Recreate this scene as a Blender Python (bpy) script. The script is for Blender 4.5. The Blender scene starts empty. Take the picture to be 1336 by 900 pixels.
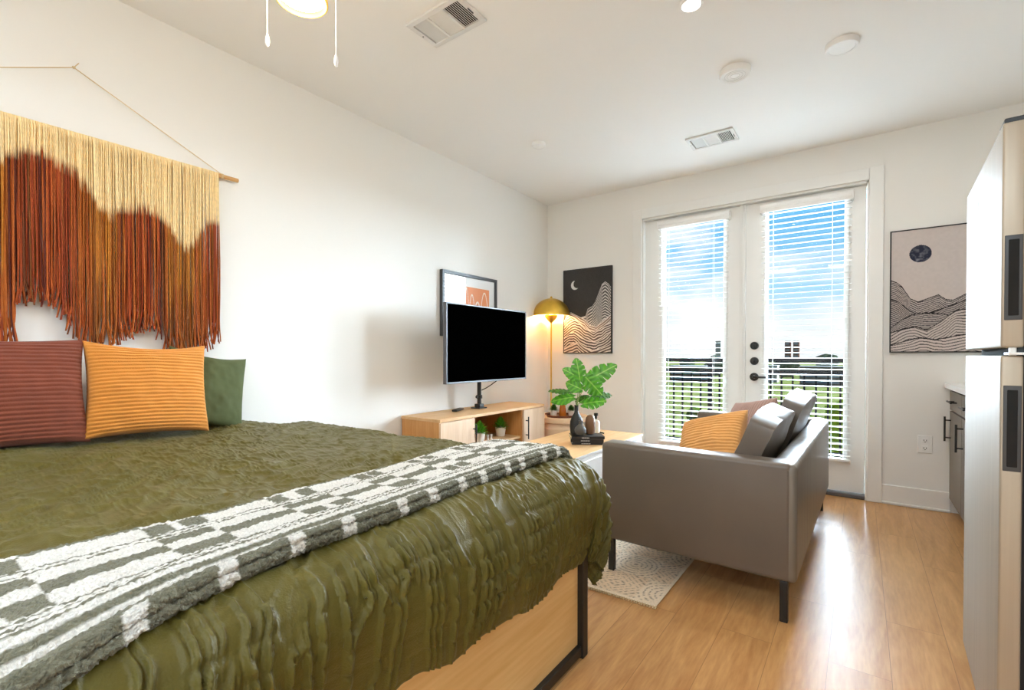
import bpy, bmesh, math, random
import numpy as np
from mathutils import Vector, Matrix, noise as mnoise
random.seed(7); rng = np.random.RandomState(11)
PI = math.pi
SC = bpy.context.scene
COL = SC.collection
H = 2.74
# ------------------------------------------------------------------ camera
CAM = Vector((2.787, -4.484, 1.100)); FPX = 622.79; PROW = 469.52
YAW = math.radians(36.1263); PITCH = math.radians(0.60695)
cd = bpy.data.cameras.new('camera'); cam = bpy.data.objects.new('camera', cd); COL.objects.link(cam)
cam.location = CAM; cam.rotation_euler = (PI/2 - PITCH, 0, YAW)
cd.sensor_width = 36; cd.lens = FPX/1336*36; cd.shift_y = (PROW-450)/1336
cd.clip_start = 0.02; cd.clip_end = 2000
SC.camera = cam
_f = Vector((-math.sin(YAW)*math.cos(PITCH), math.cos(YAW)*math.cos(PITCH), -math.sin(PITCH)))
_r = Vector((math.cos(YAW), math.sin(YAW), 0)); _u = _r.cross(_f)
def at(px, py, axis, val):
    """real-world point where the line of sight meets the plane axis = val (used for measuring only)"""
    d = _f + _r*((px-668)/FPX) + _u*((PROW-py)/FPX)
    return CAM + d*((val-CAM[axis])/d[axis])
# ------------------------------------------------------------------ helpers
def lin(c):
    c = c/255.0
    return c/12.92 if c <= 0.04045 else ((c+0.055)/1.055)**2.4
def rgb(*c): return (lin(c[0]), lin(c[1]), lin(c[2]), 1.0)
MW = {}
def empty(name, loc, rz=0.0, label=None, cat=None, group=None):
    o = bpy.data.objects.new(name, None); COL.objects.link(o)
    o.empty_display_size = 0.05
    o.location = loc; o.rotation_euler = (0, 0, rz)
    MW[o.name] = Matrix.Translation(Vector(loc)) @ Matrix.Rotation(rz, 4, 'Z')
    if label: tag(o, label, cat, group)
    return o
def tag(o, label=None, cat=None, group=None, kind=None):
    if label: o['label'] = label
    if cat: o['category'] = cat
    if group: o['group'] = group
    if kind: o['kind'] = kind
    return o
def finish(name, me, mat, parent=None, smooth=False, auto=None, origin=None):
    o = bpy.data.objects.new(name, me); COL.objects.link(o)
    if mat is not None:
        for m in (mat if isinstance(mat, (list, tuple)) else [mat]): me.materials.append(m)
    if smooth:
        me.polygons.foreach_set('use_smooth', [True]*len(me.polygons))
        if auto: 
            try: me.set_sharp_from_angle(angle=math.radians(auto))
            except Exception: pass
    if parent is not None:
        me.transform(MW[parent.name].inverted()); o.parent = parent
        MW[o.name] = MW[parent.name].copy()
    elif origin is not None:
        me.transform(Matrix.Translation(-Vector(origin))); o.location = origin
        MW[o.name] = Matrix.Translation(Vector(origin))
    else: MW[o.name] = Matrix.Identity(4)
    return o
def obj(name, bm, mat, parent=None, smooth=False, auto=35, origin=None):
    me = bpy.data.meshes.new(name); bmesh.ops.recalc_face_normals(bm, faces=bm.faces[:])
    bm.to_mesh(me); bm.free()
    return finish(name, me, mat, parent, smooth, auto, origin)
def struct(name, bm, mat, parent=None, smooth=False):
    o = obj(name, bm, mat, parent, smooth); o['kind'] = 'structure'; return o
def box(bm, lo, hi, bev=0.0, seg=2, mi=0, M=None):
    lo = Vector(lo); hi = Vector(hi)
    r = bmesh.ops.create_cube(bm, size=1.0)
    vs = r['verts']; c = (lo+hi)/2; s = hi-lo
    for v in vs: v.co = Vector((v.co.x*s.x, v.co.y*s.y, v.co.z*s.z)) + c
    fs = list({f for v in vs for f in v.link_faces})
    for f in fs: f.material_index = mi
    if bev > 0:
        es = list({e for v in vs for e in v.link_edges})
        r = bmesh.ops.bevel(bm, geom=es, offset=bev, segments=seg, profile=0.5, affect='EDGES', clamp_overlap=True)
        vs = list({v for f in r['faces'] for v in f.verts} | {v for v in vs if v.is_valid})
        # all verts connected
        seen = set(vs); st = list(vs)
        while st:
            v = st.pop()
            for e in v.link_edges:
                w = e.other_vert(v)
                if w not in seen: seen.add(w); st.append(w)
        vs = list(seen)
        for f in {f for v in vs for f in v.link_faces}: f.material_index = mi
    if M is not None:
        for v in vs: v.co = M @ v.co
    return vs
def lathe(bm, prof, c=(0, 0, 0), n=32, M=None, mi=0, caps=True):
    rings = []
    for r, z in prof:
        ring = []
        for k in range(n):
            a = 2*PI*k/n; p = Vector((c[0]+r*math.cos(a), c[1]+r*math.sin(a), c[2]+z))
            ring.append(bm.verts.new(M @ p if M else p))
        rings.append(ring)
    for i in range(len(rings)-1):
        for k in range(n):
            f = bm.faces.new((rings[i][k], rings[i][(k+1) % n], rings[i+1][(k+1) % n], rings[i+1][k])); f.material_index = mi
    if caps:
        for ring in (rings[0], rings[-1]):
            try: f = bm.faces.new(ring); f.material_index = mi
            except Exception: pass
    return rings
def tube(bm, pts, r, n=8, mi=0, caps=True):
    pts = [Vector(p) for p in pts]; rings = []
    prev = None
    for i, p in enumerate(pts):
        t = (pts[min(i+1, len(pts)-1)] - pts[max(i-1, 0)]).normalized()
        if prev is None:
            a = Vector((0, 0, 1)) if abs(t.z) < 0.9 else Vector((1, 0, 0)); x = t.cross(a).normalized()
        else: x = (prev - t*prev.dot(t)).normalized()
        prev = x; y = t.cross(x); rr = r[i] if isinstance(r, (list, tuple)) else r
        rings.append([bm.verts.new(p + (x*math.cos(2*PI*k/n) + y*math.sin(2*PI*k/n))*rr) for k in range(n)])
    for i in range(len(rings)-1):
        for k in range(n):
            f = bm.faces.new((rings[i][k], rings[i][(k+1) % n], rings[i+1][(k+1) % n], rings[i+1][k])); f.material_index = mi
    if caps:
        bm.faces.new(rings[0]); bm.faces.new(rings[-1])
    return rings
def B(): return bmesh.new()
def bez(a, b, c, n=10):
    a, b, c = Vector(a), Vector(b), Vector(c)
    return [a*(1-t)**2 + b*2*t*(1-t) + c*t*t for t in [i/n for i in range(n+1)]]
def grid_mesh(name, P, col=None, wrap=False):
    """P: (n,m,3) numpy array -> quad mesh with optional point colours (n,m,3 linear)"""
    n, m = P.shape[:2]
    idx = np.arange(n*m).reshape(n, m)
    q = np.stack([idx[:-1, :-1], idx[1:, :-1], idx[1:, 1:], idx[:-1, 1:]], -1).reshape(-1, 4)
    me = bpy.data.meshes.new(name)
    me.vertices.add(n*m); me.vertices.foreach_set('co', P.reshape(-1).astype(np.float32))
    me.loops.add(q.size); me.loops.foreach_set('vertex_index', q.reshape(-1).astype(np.int32))
    me.polygons.add(len(q)); me.polygons.foreach_set('loop_start', (np.arange(len(q))*4).astype(np.int32))
    me.polygons.foreach_set('loop_total', np.full(len(q), 4, np.int32))
    me.update(calc_edges=True); me.validate()
    if col is not None:
        ca = me.color_attributes.new('Col', 'FLOAT_COLOR', 'POINT')
        c4 = np.ones((n*m, 4), np.float32); c4[:, :3] = col.reshape(-1, 3); ca.data.foreach_set('color', c4.reshape(-1))
    return me
def vnoise(x, y, seed=0):
    """smooth value noise 0..1 on numpy arrays"""
    r = np.random.RandomState(seed); T = r.rand(256, 256)
    xi = np.floor(x).astype(int); yi = np.floor(y).astype(int); fx = x-xi; fy = y-yi
    fx = fx*fx*(3-2*fx); fy = fy*fy*(3-2*fy)
    g = lambda a, b: T[a % 256, b % 256]
    return (g(xi, yi)*(1-fx)+g(xi+1, yi)*fx)*(1-fy) + (g(xi, yi+1)*(1-fx)+g(xi+1, yi+1)*fx)*fy
def sstep(a, b, x):
    t = np.clip((x-a)/(b-a), 0, 1); return t*t*(3-2*t)
# ------------------------------------------------------------------ materials
def mat(name, base, rough=0.5, metal=0.0, noise=0.0, nscale=8.0, bump=0.0, bscale=60.0, stretch=(1, 1, 1), spec=0.5,
        coat=0.0, sheen=0.0, emit=None, estr=0.0, vcol=False, trans=0.0, sub=0.0):
    m = bpy.data.materials.new(name); m.use_nodes = True; nt = m.node_tree; N = nt.nodes; L = nt.links
    b = N['Principled BSDF']; b.inputs['Roughness'].default_value = rough; b.inputs['Metallic'].default_value = metal
    b.inputs['Specular IOR Level'].default_value = spec
    b.inputs['Base Color'].default_value = base
    b.inputs['Coat Weight'].default_value = coat
    b.inputs['Sheen Weight'].default_value = sheen
    b.inputs['Transmission Weight'].default_value = trans
    if emit: b.inputs['Emission Color'].default_value = emit; b.inputs['Emission Strength'].default_value = estr
    tc = N.new('ShaderNodeTexCoord'); mp = N.new('ShaderNodeMapping'); mp.inputs['Scale'].default_value = stretch
    L.new(tc.outputs['Object'], mp.inputs['Vector'])
    if vcol:
        a = N.new('ShaderNodeVertexColor'); a.layer_name = 'Col'; src = a.outputs['Color']
    else:
        c = N.new('ShaderNodeRGB'); c.outputs[0].default_value = base; src = c.outputs[0]
    if noise > 0:
        nz = N.new('ShaderNodeTexNoise'); nz.inputs['Scale'].default_value = nscale; nz.inputs['Detail'].default_value = 5
        L.new(mp.outputs[0], nz.inputs['Vector'])
        mr = N.new('ShaderNodeMapRange'); mr.inputs['From Min'].default_value = 0.3; mr.inputs['From Max'].default_value = 0.7
        mr.inputs['To Min'].default_value = 1-noise; mr.inputs['To Max'].default_value = 1+noise
        L.new(nz.outputs[0], mr.inputs['Value'])
        mx = N.new('ShaderNodeMix'); mx.data_type = 'RGBA'; mx.blend_type = 'MULTIPLY'; mx.inputs[0].default_value = 1
        L.new(src, mx.inputs[6]); L.new(mr.outputs[0], mx.inputs[7]); src = mx.outputs[2]
    L.new(src, b.inputs['Base Color'])
    if bump > 0:
        n2 = N.new('ShaderNodeTexNoise'); n2.inputs['Scale'].default_value = bscale; n2.inputs['Detail'].default_value = 4
        L.new(mp.outputs[0], n2.inputs['Vector'])
        bp = N.new('ShaderNodeBump'); bp.inputs['Strength'].default_value = bump; bp.inputs['Distance'].default_value = 0.01
        L.new(n2.outputs[0], bp.inputs['Height']); L.new(bp.outputs[0], b.inputs['Normal'])
    return m
def wood(name, c1, c2, axis='Y', rough=0.45, scale=1.0, fine=1.0):
    m = bpy.data.materials.new(name); m.use_nodes = True; nt = m.node_tree; N = nt.nodes; L = nt.links
    b = N['Principled BSDF']; b.inputs['Roughness'].default_value = rough
    tc = N.new('ShaderNodeTexCoord'); mp = N.new('ShaderNodeMapping')
    s = [9, 9, 9]; s['XYZ'.index(axis)] = 0.7
    mp.inputs['Scale'].default_value = [q*scale for q in s]
    L.new(tc.outputs['Object'], mp.inputs['Vector'])
    n1 = N.new('ShaderNodeTexNoise'); n1.inputs['Scale'].default_value = 1.4; n1.inputs['Detail'].default_value = 4; n1.inputs['Distortion'].default_value = 1.2
    n2 = N.new('ShaderNodeTexNoise'); n2.inputs['Scale'].default_value = 9; n2.inputs['Detail'].default_value = 6
    L.new(mp.outputs[0], n1.inputs['Vector']); L.new(mp.outputs[0], n2.inputs['Vector'])
    mx = N.new('ShaderNodeMix'); mx.data_type = 'FLOAT'; mx.inputs[0].default_value = 0.45*fine
    L.new(n1.outputs[0], mx.inputs[2]); L.new(n2.outputs[0], mx.inputs[3])
    cr = N.new('ShaderNodeValToRGB'); cr.color_ramp.elements[0].position = 0.3; cr.color_ramp.elements[0].color = c1
    cr.color_ramp.elements[1].position = 0.72; cr.color_ramp.elements[1].color = c2
    L.new(mx.outputs[0], cr.inputs[0]); L.new(cr.outputs[0], b.inputs['Base Color'])
    return m
M = {}
M['wall'] = mat('wall_paint', rgb(238, 236, 231), 0.85, bump=0.03, bscale=250)
M['ceiling'] = mat('ceiling_paint', rgb(243, 242, 239), 0.9, bump=0.03, bscale=200)
M['trim'] = mat('trim_paint', rgb(238, 237, 233), 0.4, noise=0.01)
M['blind'] = mat('blind_slat', rgb(246, 246, 244), 0.45, noise=0.01)
M['white'] = mat('white_plastic', rgb(240, 239, 236), 0.4, noise=0.01)
M['pot'] = mat('white_ceramic', rgb(238, 232, 224), 0.35, noise=0.03)
M['black'] = mat('black_metal', rgb(22, 21, 20), 0.4, noise=0.1, nscale=40)
M['blackp'] = mat('black_plastic', rgb(16, 16, 16), 0.35, noise=0.05)
M['screen'] = mat('screen_glass', rgb(1, 1, 1), 0.9, spec=0.0)
M['silver'] = mat('silver_bezel', rgb(104, 104, 106), 0.45, 0.6, noise=0.03)
M['oakY'] = wood('light_oak', rgb(205, 160, 108), rgb(226, 187, 138), 'Y', 0.45)
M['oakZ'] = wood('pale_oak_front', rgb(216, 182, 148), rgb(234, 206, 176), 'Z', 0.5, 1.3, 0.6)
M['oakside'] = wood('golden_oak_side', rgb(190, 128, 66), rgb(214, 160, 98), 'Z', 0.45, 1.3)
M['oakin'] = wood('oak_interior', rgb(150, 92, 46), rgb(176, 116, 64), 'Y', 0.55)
M['bedoak'] = wood('bed_oak', rgb(212, 168, 104), rgb(236, 202, 144), 'Y', 0.4, 0.8)
M['pale'] = wood('pale_laminate', rgb(205, 200, 194), rgb(222, 217, 210), 'Z', 0.45, 1.6, 0.5)
M['tray'] = wood('walnut_tray', rgb(88, 46, 22), rgb(130, 72, 38), 'X', 0.5)
M['dowel'] = wood('dowel_wood', rgb(196, 146, 88), rgb(216, 170, 112), 'Y', 0.55)
M['drumtop'] = wood('blond_wood', rgb(228, 196, 160), rgb(242, 216, 184), 'X', 0.45, 0.8, 0.4)
M['brass'] = mat('brushed_brass', rgb(226, 182, 74), 0.33, 0.85, noise=0.04, nscale=30)
M['steel'] = mat('brushed_steel', rgb(172, 164, 152), 0.5, 0.15, spec=0.12, noise=0.06, nscale=3, stretch=(14, 14, .4))
M['steel2'] = mat('door_edge_steel', rgb(176, 164, 146), 0.4, 0.5, noise=0.06, nscale=3, stretch=(14, 14, .4))
M['sofa'] = mat('taupe_faux_leather', rgb(98, 87, 76), 0.38, noise=0.06, nscale=5, bump=0.10, bscale=420, spec=0.6)
M['sofaback'] = mat('taupe_faux_leather_back_lit', rgb(112, 104, 94), 0.34, noise=0.06, nscale=5, bump=0.5, bscale=5, stretch=(3, 3, .5), spec=0.7)  # lighter than the other leather: reflected room light put into the colour
M['cream'] = mat('cream_cord', rgb(214, 190, 150), 0.9, noise=0.05)
M['yarn'] = mat('dyed_yarn', (1, 1, 1, 1), 0.9, vcol=True, noise=0.1, nscale=60)
M['olive'] = mat('olive_satin', rgb(88, 80, 24), 0.5, noise=0.08, nscale=7, bump=0.22, bscale=260, sheen=0.06, spec=0.32)
M['throw'] = mat('chenille', (1, 1, 1, 1), 0.95, vcol=True, noise=0.16, nscale=260, bump=1.0, bscale=150, sheen=0.1)
M['maroon'] = mat('rust_brown_corduroy', rgb(118, 56, 32), 0.9, noise=0.1, nscale=14, bump=0.2, bscale=300, sheen=0.08)
M['ochre'] = mat('ochre_corduroy', rgb(206, 134, 52), 0.9, noise=0.07, nscale=14, bump=0.2, bscale=300, sheen=0.1)
M['ochrel'] = mat('pale_ochre_corduroy', rgb(222, 162, 92), 0.85, noise=0.07, nscale=14, bump=0.2, bscale=300, sheen=0.2)
M['mauve'] = mat('mauve_corduroy', rgb(170, 138, 128), 0.85, noise=0.07, nscale=14, bump=0.2, bscale=300, sheen=0.4)
M['greenp'] = mat('sage_cotton', rgb(76, 84, 46), 0.85, noise=0.06, nscale=10, bump=0.2, bscale=400, sheen=0.0)
M['leaf'] = mat('monstera_leaf', rgb(84, 158, 28), 0.34, noise=0.22, nscale=9, sub=0.1)
M['leafv'] = mat('veined_monstera_leaf', (1, 1, 1, 1), 0.34, vcol=True, noise=0.12, nscale=14)
M['leafd'] = mat('dark_shaded_monstera_leaf', rgb(34, 84, 30), 0.4, noise=0.2, nscale=9)
M['stem'] = mat('pale_green_stem', rgb(128, 150, 84), 0.5, noise=0.1)
M['succ'] = mat('bright_foliage', rgb(104, 172, 44), 0.5, noise=0.25, nscale=30)
M['succd'] = mat('dull_foliage', rgb(70, 120, 44), 0.5, noise=0.25, nscale=30)
M['soil'] = mat('soil', rgb(48, 36, 26), 0.95, noise=0.3, nscale=60)
M['vblack'] = mat('matte_black_ceramic', rgb(34, 33, 32), 0.55, noise=0.08, nscale=40)
M['vgrey'] = mat('charcoal_ceramic', rgb(86, 82, 78), 0.6, noise=0.08, nscale=40)
M['vbrown'] = mat('brown_ceramic', rgb(122, 86, 58), 0.5, noise=0.1, nscale=20)
M['paper'] = mat('book_pages', rgb(238, 226, 206), 0.9, noise=0.08, nscale=4, stretch=(1, 1, 120))
M['cover'] = mat('black_book_cover', rgb(36, 35, 35), 0.5, noise=0.06)
M['ink'] = mat('pale_spine_print', rgb(200, 198, 196), 0.6, noise=0.05)
M['amber'] = mat('amber_glass', rgb(186, 100, 26), 0.12, noise=0.05, spec=0.7)
M['rug'] = mat('woven_rug', (1, 1, 1, 1), 0.95, vcol=True, noise=0.08, nscale=120, bump=0.4, bscale=160)
M['print'] = mat('art_print', (1, 1, 1, 1), 0.75, vcol=True, spec=0.2)
M['glassprint'] = mat('print_under_glass', (1, 1, 1, 1), 0.6, vcol=True, coat=1.0)
M['frame'] = mat('charcoal_frame', rgb(62, 64, 66), 0.4, noise=0.05)
M['counter'] = mat('white_quartz', rgb(232, 231, 228), 0.25, noise=0.05, nscale=6)
M['cab'] = mat('grey_cabinet', rgb(116, 105, 93), 0.5, noise=0.05, nscale=4, stretch=(1, 1, .2))
M['dark'] = mat('dark_void', rgb(26, 25, 24), 0.9, noise=0.1)
M['grille'] = mat('vent_enamel', rgb(225, 224, 221), 0.5, noise=0.02)
M['glow'] = mat('lit_diffuser', rgb(255, 244, 224), 0.5, emit=rgb(255, 236, 200), estr=5.0)
M['glow2'] = mat('lit_downlight', rgb(255, 252, 246), 0.5, emit=rgb(255, 250, 240), estr=2.5)
M['bulb'] = mat('lit_bulb', rgb(255, 226, 170), 0.5, emit=rgb(255, 205, 130), estr=9.0)
M['rail'] = mat('railing_paint', rgb(16, 16, 17), 0.8, noise=0.05, spec=0.0)
M['concrete'] = mat('concrete', rgb(92, 89, 84), 0.9, spec=0.0, noise=0.1, nscale=4)
M['mattress'] = mat('mattress_ticking', rgb(226, 222, 214), 0.9, noise=0.04)
# clear glass: mostly see-through with a weak mirror reflection
m = bpy.data.materials.new('window_glass'); m.use_nodes = True; nt = m.node_tree; nt.nodes.clear()
o_ = nt.nodes.new('ShaderNodeOutputMaterial'); t_ = nt.nodes.new('ShaderNodeBsdfTransparent'); g_ = nt.nodes.new('ShaderNodeBsdfGlossy')
g_.inputs['Roughness'].default_value = 0.0; fr = nt.nodes.new('ShaderNodeFresnel'); fr.inputs['IOR'].default_value = 1.3
mx = nt.nodes.new('ShaderNodeMixShader'); nt.links.new(fr.outputs[0], mx.inputs[0]); nt.links.new(t_.outputs[0], mx.inputs[1]); nt.links.new(g_.outputs[0], mx.inputs[2])
nt.links.new(mx.outputs[0], o_.inputs[0]); M['glass'] = m
# plank floor
def floor_mat():
    m = bpy.data.materials.new('oak_plank_floor'); m.use_nodes = True; nt = m.node_tree; N = nt.nodes; L = nt.links
    b = N['Principled BSDF']; b.inputs['Roughness'].default_value = 0.3
    tc = N.new('ShaderNodeTexCoord'); mp = N.new('ShaderNodeMapping'); mp.inputs['Rotation'].default_value = (0, 0, PI/2)
    L.new(tc.outputs['Object'], mp.inputs['Vector'])
    br = N.new('ShaderNodeTexBrick'); br.inputs['Color1'].default_value = (0, 0, 0, 1); br.inputs['Color2'].default_value = (1, 1, 1, 1)
    br.inputs['Mortar'].default_value = (.5, .5, .5, 1)
    br.inputs['Scale'].default_value = 1; br.inputs['Brick Width'].default_value = 1.22; br.inputs['Row Height'].default_value = 0.18
    br.inputs['Mortar Size'].default_value = 0.0010; br.offset = 0.37
    L.new(mp.outputs[0], br.inputs['Vector'])
    # per plank shift of the grain
    sc = N.new('ShaderNodeVectorMath'); sc.operation = 'SCALE'; sc.inputs['Scale'].default_value = 13.0
    L.new(br.outputs['Color'], sc.inputs[0])
    ad = N.new('ShaderNodeVectorMath'); L.new(mp.outputs[0], ad.inputs[0]); L.new(sc.outputs[0], ad.inputs[1])
    mp2 = N.new('ShaderNodeMapping'); mp2.inputs['Scale'].default_value = (1.1, 9, 9); L.new(ad.outputs[0], mp2.inputs['Vector'])
    n1 = N.new('ShaderNodeTexNoise'); n1.inputs['Scale'].default_value = 1.6; n1.inputs['Detail'].default_value = 5; n1.inputs['Distortion'].default_value = 1.6
    n2 = N.new('ShaderNodeTexNoise'); n2.inputs['Scale'].default_value = 11; n2.inputs['Detail'].default_value = 6
    L.new(mp2.outputs[0], n1.inputs['Vector']); L.new(mp2.outputs[0], n2.inputs['Vector'])
    a1 = N.new('ShaderNodeMix'); a1.inputs[0].default_value = 0.4; L.new(n1.outputs[0], a1.inputs[2]); L.new(n2.outputs[0], a1.inputs[3])
    a2 = N.new('ShaderNodeMix'); a2.inputs[0].default_value = 0.09; L.new(a1.outputs[0], a2.inputs[2]); L.new(br.outputs['Color'], a2.inputs[3])
    cr = N.new('ShaderNodeValToRGB'); e = cr.color_ramp.elements; e[0].position = 0.28; e[0].color = rgb(176, 122, 68); e[1].position = 0.72; e[1].color = rgb(222, 174, 116)
    L.new(a2.outputs[0], cr.inputs[0])
    mm = N.new('ShaderNodeMix'); mm.data_type = 'RGBA'; L.new(br.outputs['Fac'], mm.inputs[0]); L.new(cr.outputs[0], mm.inputs[6]); mm.inputs[7].default_value = rgb(158, 112, 66)
    L.new(mm.outputs[2], b.inputs['Base Color'])
    rr = N.new('ShaderNodeMapRange'); rr.inputs['To Min'].default_value = 0.24; rr.inputs['To Max'].default_value = 0.42; L.new(n2.outputs[0], rr.inputs['Value'])
    L.new(rr.outputs[0], b.inputs['Roughness'])
    bp = N.new('ShaderNodeBump'); bp.inputs['Strength'].default_value = 0.12; bp.inputs['Distance'].default_value = 0.004
    L.new(n2.outputs[0], bp.inputs['Height']); L.new(bp.outputs[0], b.inputs['Normal'])
    return m
M['floor'] = floor_mat()

# ================================================================== the room
RX = 3.93; BY = -7.2; WT = 0.16
bm = B(); box(bm, (-WT, BY-WT, -0.12), (RX+WT, WT, 0)); struct('floor', bm, M['floor'])
bm = B(); box(bm, (-WT, BY-WT, H), (RX+WT, WT, H+0.12)); struct('ceiling', bm, M['ceiling'])
bm = B(); box(bm, (-WT, BY, 0), (0, 0, H)); struct('wall_left', bm, M['wall'])
bm = B(); box(bm, (RX, BY, 0), (RX+WT, 0, H)); struct('wall_right', bm, M['wall'])
bm = B(); box(bm, (-WT, BY-WT, 0), (RX+WT, BY, H)); struct('wall_back', bm, M['wall'])
OX0, OX1, OZ = 1.055, 2.85, 2.43          # rough opening
bm = B(); box(bm, (-WT, 0, 0), (OX0, WT, H)); box(bm, (OX1, 0, 0), (RX+WT, WT, H)); box(bm, (OX0, 0, OZ), (OX1, WT, H)); struct('wall_far', bm, M['wall'])
bm = B(); box(bm, (OX1+0.07, -0.016, 0.012), (3.30, 0, 0.142), 0.004); box(bm, (OX1+0.07, -0.026, 0), (3.30, 0, 0.02), 0.006); struct('baseboard_far', bm, M['trim'])
bm = B(); box(bm, (0, -0.016, 0), (0.982, 0, 0.142), 0.004); struct('baseboard_corner', bm, M['trim'])
bm = B(); box(bm, (0, BY, 0), (0.016, -0.016, 0.142), 0.004); struct('baseboard_left', bm, M['trim'])
# casing and jamb
CX0, CX1, CZ = 0.982, 2.921, 2.50
bm = B()
box(bm, (CX0, -0.018, 0), (1.072, 0, CZ), 0.004); box(bm, (2.833, -0.018, 0), (CX1, 0, CZ), 0.004); box(bm, (1.072, -0.018, 2.411), (2.833, 0, CZ), 0.004)
struct('trim_1', bm, M['trim'])
bm = B()
box(bm, (1.055, 0, 0), (1.085, WT, 2.411)); box(bm, (2.82, 0, 0), (2.85, WT, 2.411)); box(bm, (1.055, 0, 2.395), (2.85, WT, 2.43))
box(bm, (1.938, 0.03, 0.03), (1.982, 0.11, 2.395), 0.004); box(bm, (1.952, 0.018, 0.03), (1.968, 0.04, 2.395), 0.004)
struct('trim_2', bm, M['trim'])
bm = B(); box(bm, (1.085, -0.005, 0), (2.82, WT, 0.032), 0.006); struct('trim_3', bm, M['silver'])
# the two glazed door leaves
def leaf(name, x0, x1, gx0, gx1):
    y0, y1 = 0.052, 0.097; z0, z1, gz0, gz1 = 0.035, 2.392, 0.27, 2.335
    bm = B()
    box(bm, (x0, y0, z0), (gx0, y1, z1)); box(bm, (gx1, y0, z0), (x1, y1, z1))
    box(bm, (gx0, y0, z0), (gx1, y1, gz0)); box(bm, (gx0, y0, gz1), (gx1, y1, z1))
    d = struct(name, bm, M['trim'])
    bm = B(); w = 0.022
    for a in ((gx0-.01, gz0-.01, gx0+w, gz1+.01), (gx1-w, gz0-.01, gx1+.01, gz1+.01), (gx0+w, gz0-.01, gx1-w, gz0+w), (gx0+w, gz1-w, gx1-w, gz1+.01)):
        box(bm, (a[0], y0-.010, a[1]), (a[2], y0+.012, a[3]), 0.004)
    obj('glazing_bead', bm, M['trim'], d)
    bm = B(); box(bm, (gx0, 0.070, gz0), (gx1, 0.078, gz1)); obj('glass_pane', bm, M['glass'], d)
    return d
d1 = leaf('door_1', 1.088, 1.936, 1.262, 1.822)
d2 = leaf('door_2', 1.984, 2.817, 2.132, 2.702)
for z in (1.179, 1.048):
    bm = B(); Mx = Matrix.Translation((2.052, 0.052, z)) @ Matrix.Rotation(PI/2, 4, 'X')
    lathe(bm, [(0.0335, 0), (0.0335, 0.010), (0.030, 0.016), (0.012, 0.017)], n=28, M=Mx)
    box(bm, (2.044, 0.018, z-.012), (2.060, 0.036, z+.012), 0.003)
    obj('deadbolt', bm, M['blackp'], d2, True)
bm = B(); Mx = Matrix.Translation((2.052, 0.052, 0.912)) @ Matrix.Rotation(PI/2, 4, 'X')
lathe(bm, [(0.0345, 0), (0.0345, 0.012), (0.015, 0.016), (0.012, 0.05), (0.012, 0.058)], n=28, M=Mx)
box(bm, (2.046, -0.010, 0.903), (2.150, 0.004, 0.920), 0.005)
obj('door_lever', bm, M['blackp'], d2, True)
# ---------------------------------------------------------------- blinds
def blind(x0, x1, label):
    yc = 0.018; top = 2.33; bot = 0.285
    t = empty('venetian_blind', ((x0+x1)/2, yc, bot), 0, label, 'blind')
    bm = B()
    box(bm, (x0-.012, -0.018, 2.285), (x1+.012, 0.0, 2.358), 0.008, 3); box(bm, (x0-.012, -0.018, 2.285), (x0-.002, 0.05, 2.358), 0.004); box(bm, (x1+.002, -0.018, 2.285), (x1+.012, 0.05, 2.358), 0.004)
    box(bm, (x0, -0.024, 2.312), (x1, -0.016, 2.333), 0.004)
    obj('valance', bm, M['blind'], t)
    bm = B(); box(bm, (x0, 0.0, 2.300), (x1, 0.046, 2.345), 0.003); obj('headrail', bm, M['blind'], t)
    bm = B(); z = 2.275; ang = math.radians(2)
    while z > bot+.03:
        R = Matrix.Translation((0, yc, z)) @ Matrix.Rotation(ang, 4, 'X')
        box(bm, (x0, -.0235, -.0014), (x1, .0235, .0014), 0, M=R)
        z -= 0.0445
    obj('slats', bm, M['blind'], t)
    bm = B(); box(bm, (x0, -0.006, bot-.012), (x1, 0.042, bot+.008), 0.004); obj('bottom_rail', bm, M['blind'], t)
    bm = B()
    for f in (0.14, 0.80):
        xx = x0 + (x1-x0)*f
        for yy in (-.0065, .0425): tube(bm, [(xx, yy, 2.30), (xx, yy, bot)], 0.0011, 5)
    obj('ladder_cord', bm, M['blind'], t)
    bm = B(); tube(bm, [(x0+.035, -0.022, 2.29), (x0+.035, -0.022, 1.55)], 0.0035, 6); obj('tilt_wand', bm, M['silver'] if False else M['white'], t)
    for xx in (x0+.006, x1-.006):
        bm = B(); box(bm, (xx-.008, 0.030, bot-.03), (xx+.008, 0.05, bot-.008), 0.002); obj('hold_down_bracket', bm, M['white'], t)
    return t
blind(1.235, 1.848, 'white slatted blind on the left glass door, behind the ochre sofa cushion')
blind(2.108, 2.728, 'white slatted blind on the right glass door with the black lock')
# ---------------------------------------------------------------- wall outlet
t = empty('wall_outlet', (3.163, 0, 0.462), 0, 'white double electrical outlet low on wall below the moon print', 'outlet')
bm = B(); box(bm, (3.123, -0.008, 0.400), (3.203, 0, 0.526), 0.004, 3); obj('cover_plate', bm, M['white'], t)
for z in (0.435, 0.490):
    bm = B(); box(bm, (3.146, -0.0105, z-.017), (3.180, -0.006, z+.017), 0.006, 3); s = obj('socket', bm, M['white'], t)
    bm = B()
    for dx in (-.007, .007): box(bm, (3.163+dx-.0015, -0.0112, z-.004), (3.163+dx+.0015, -0.010, z+.007))
    box(bm, (3.160, -0.0112, z-.012), (3.166, -0.010, z-.007)); obj('slot', bm, M['dark'], s)

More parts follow.
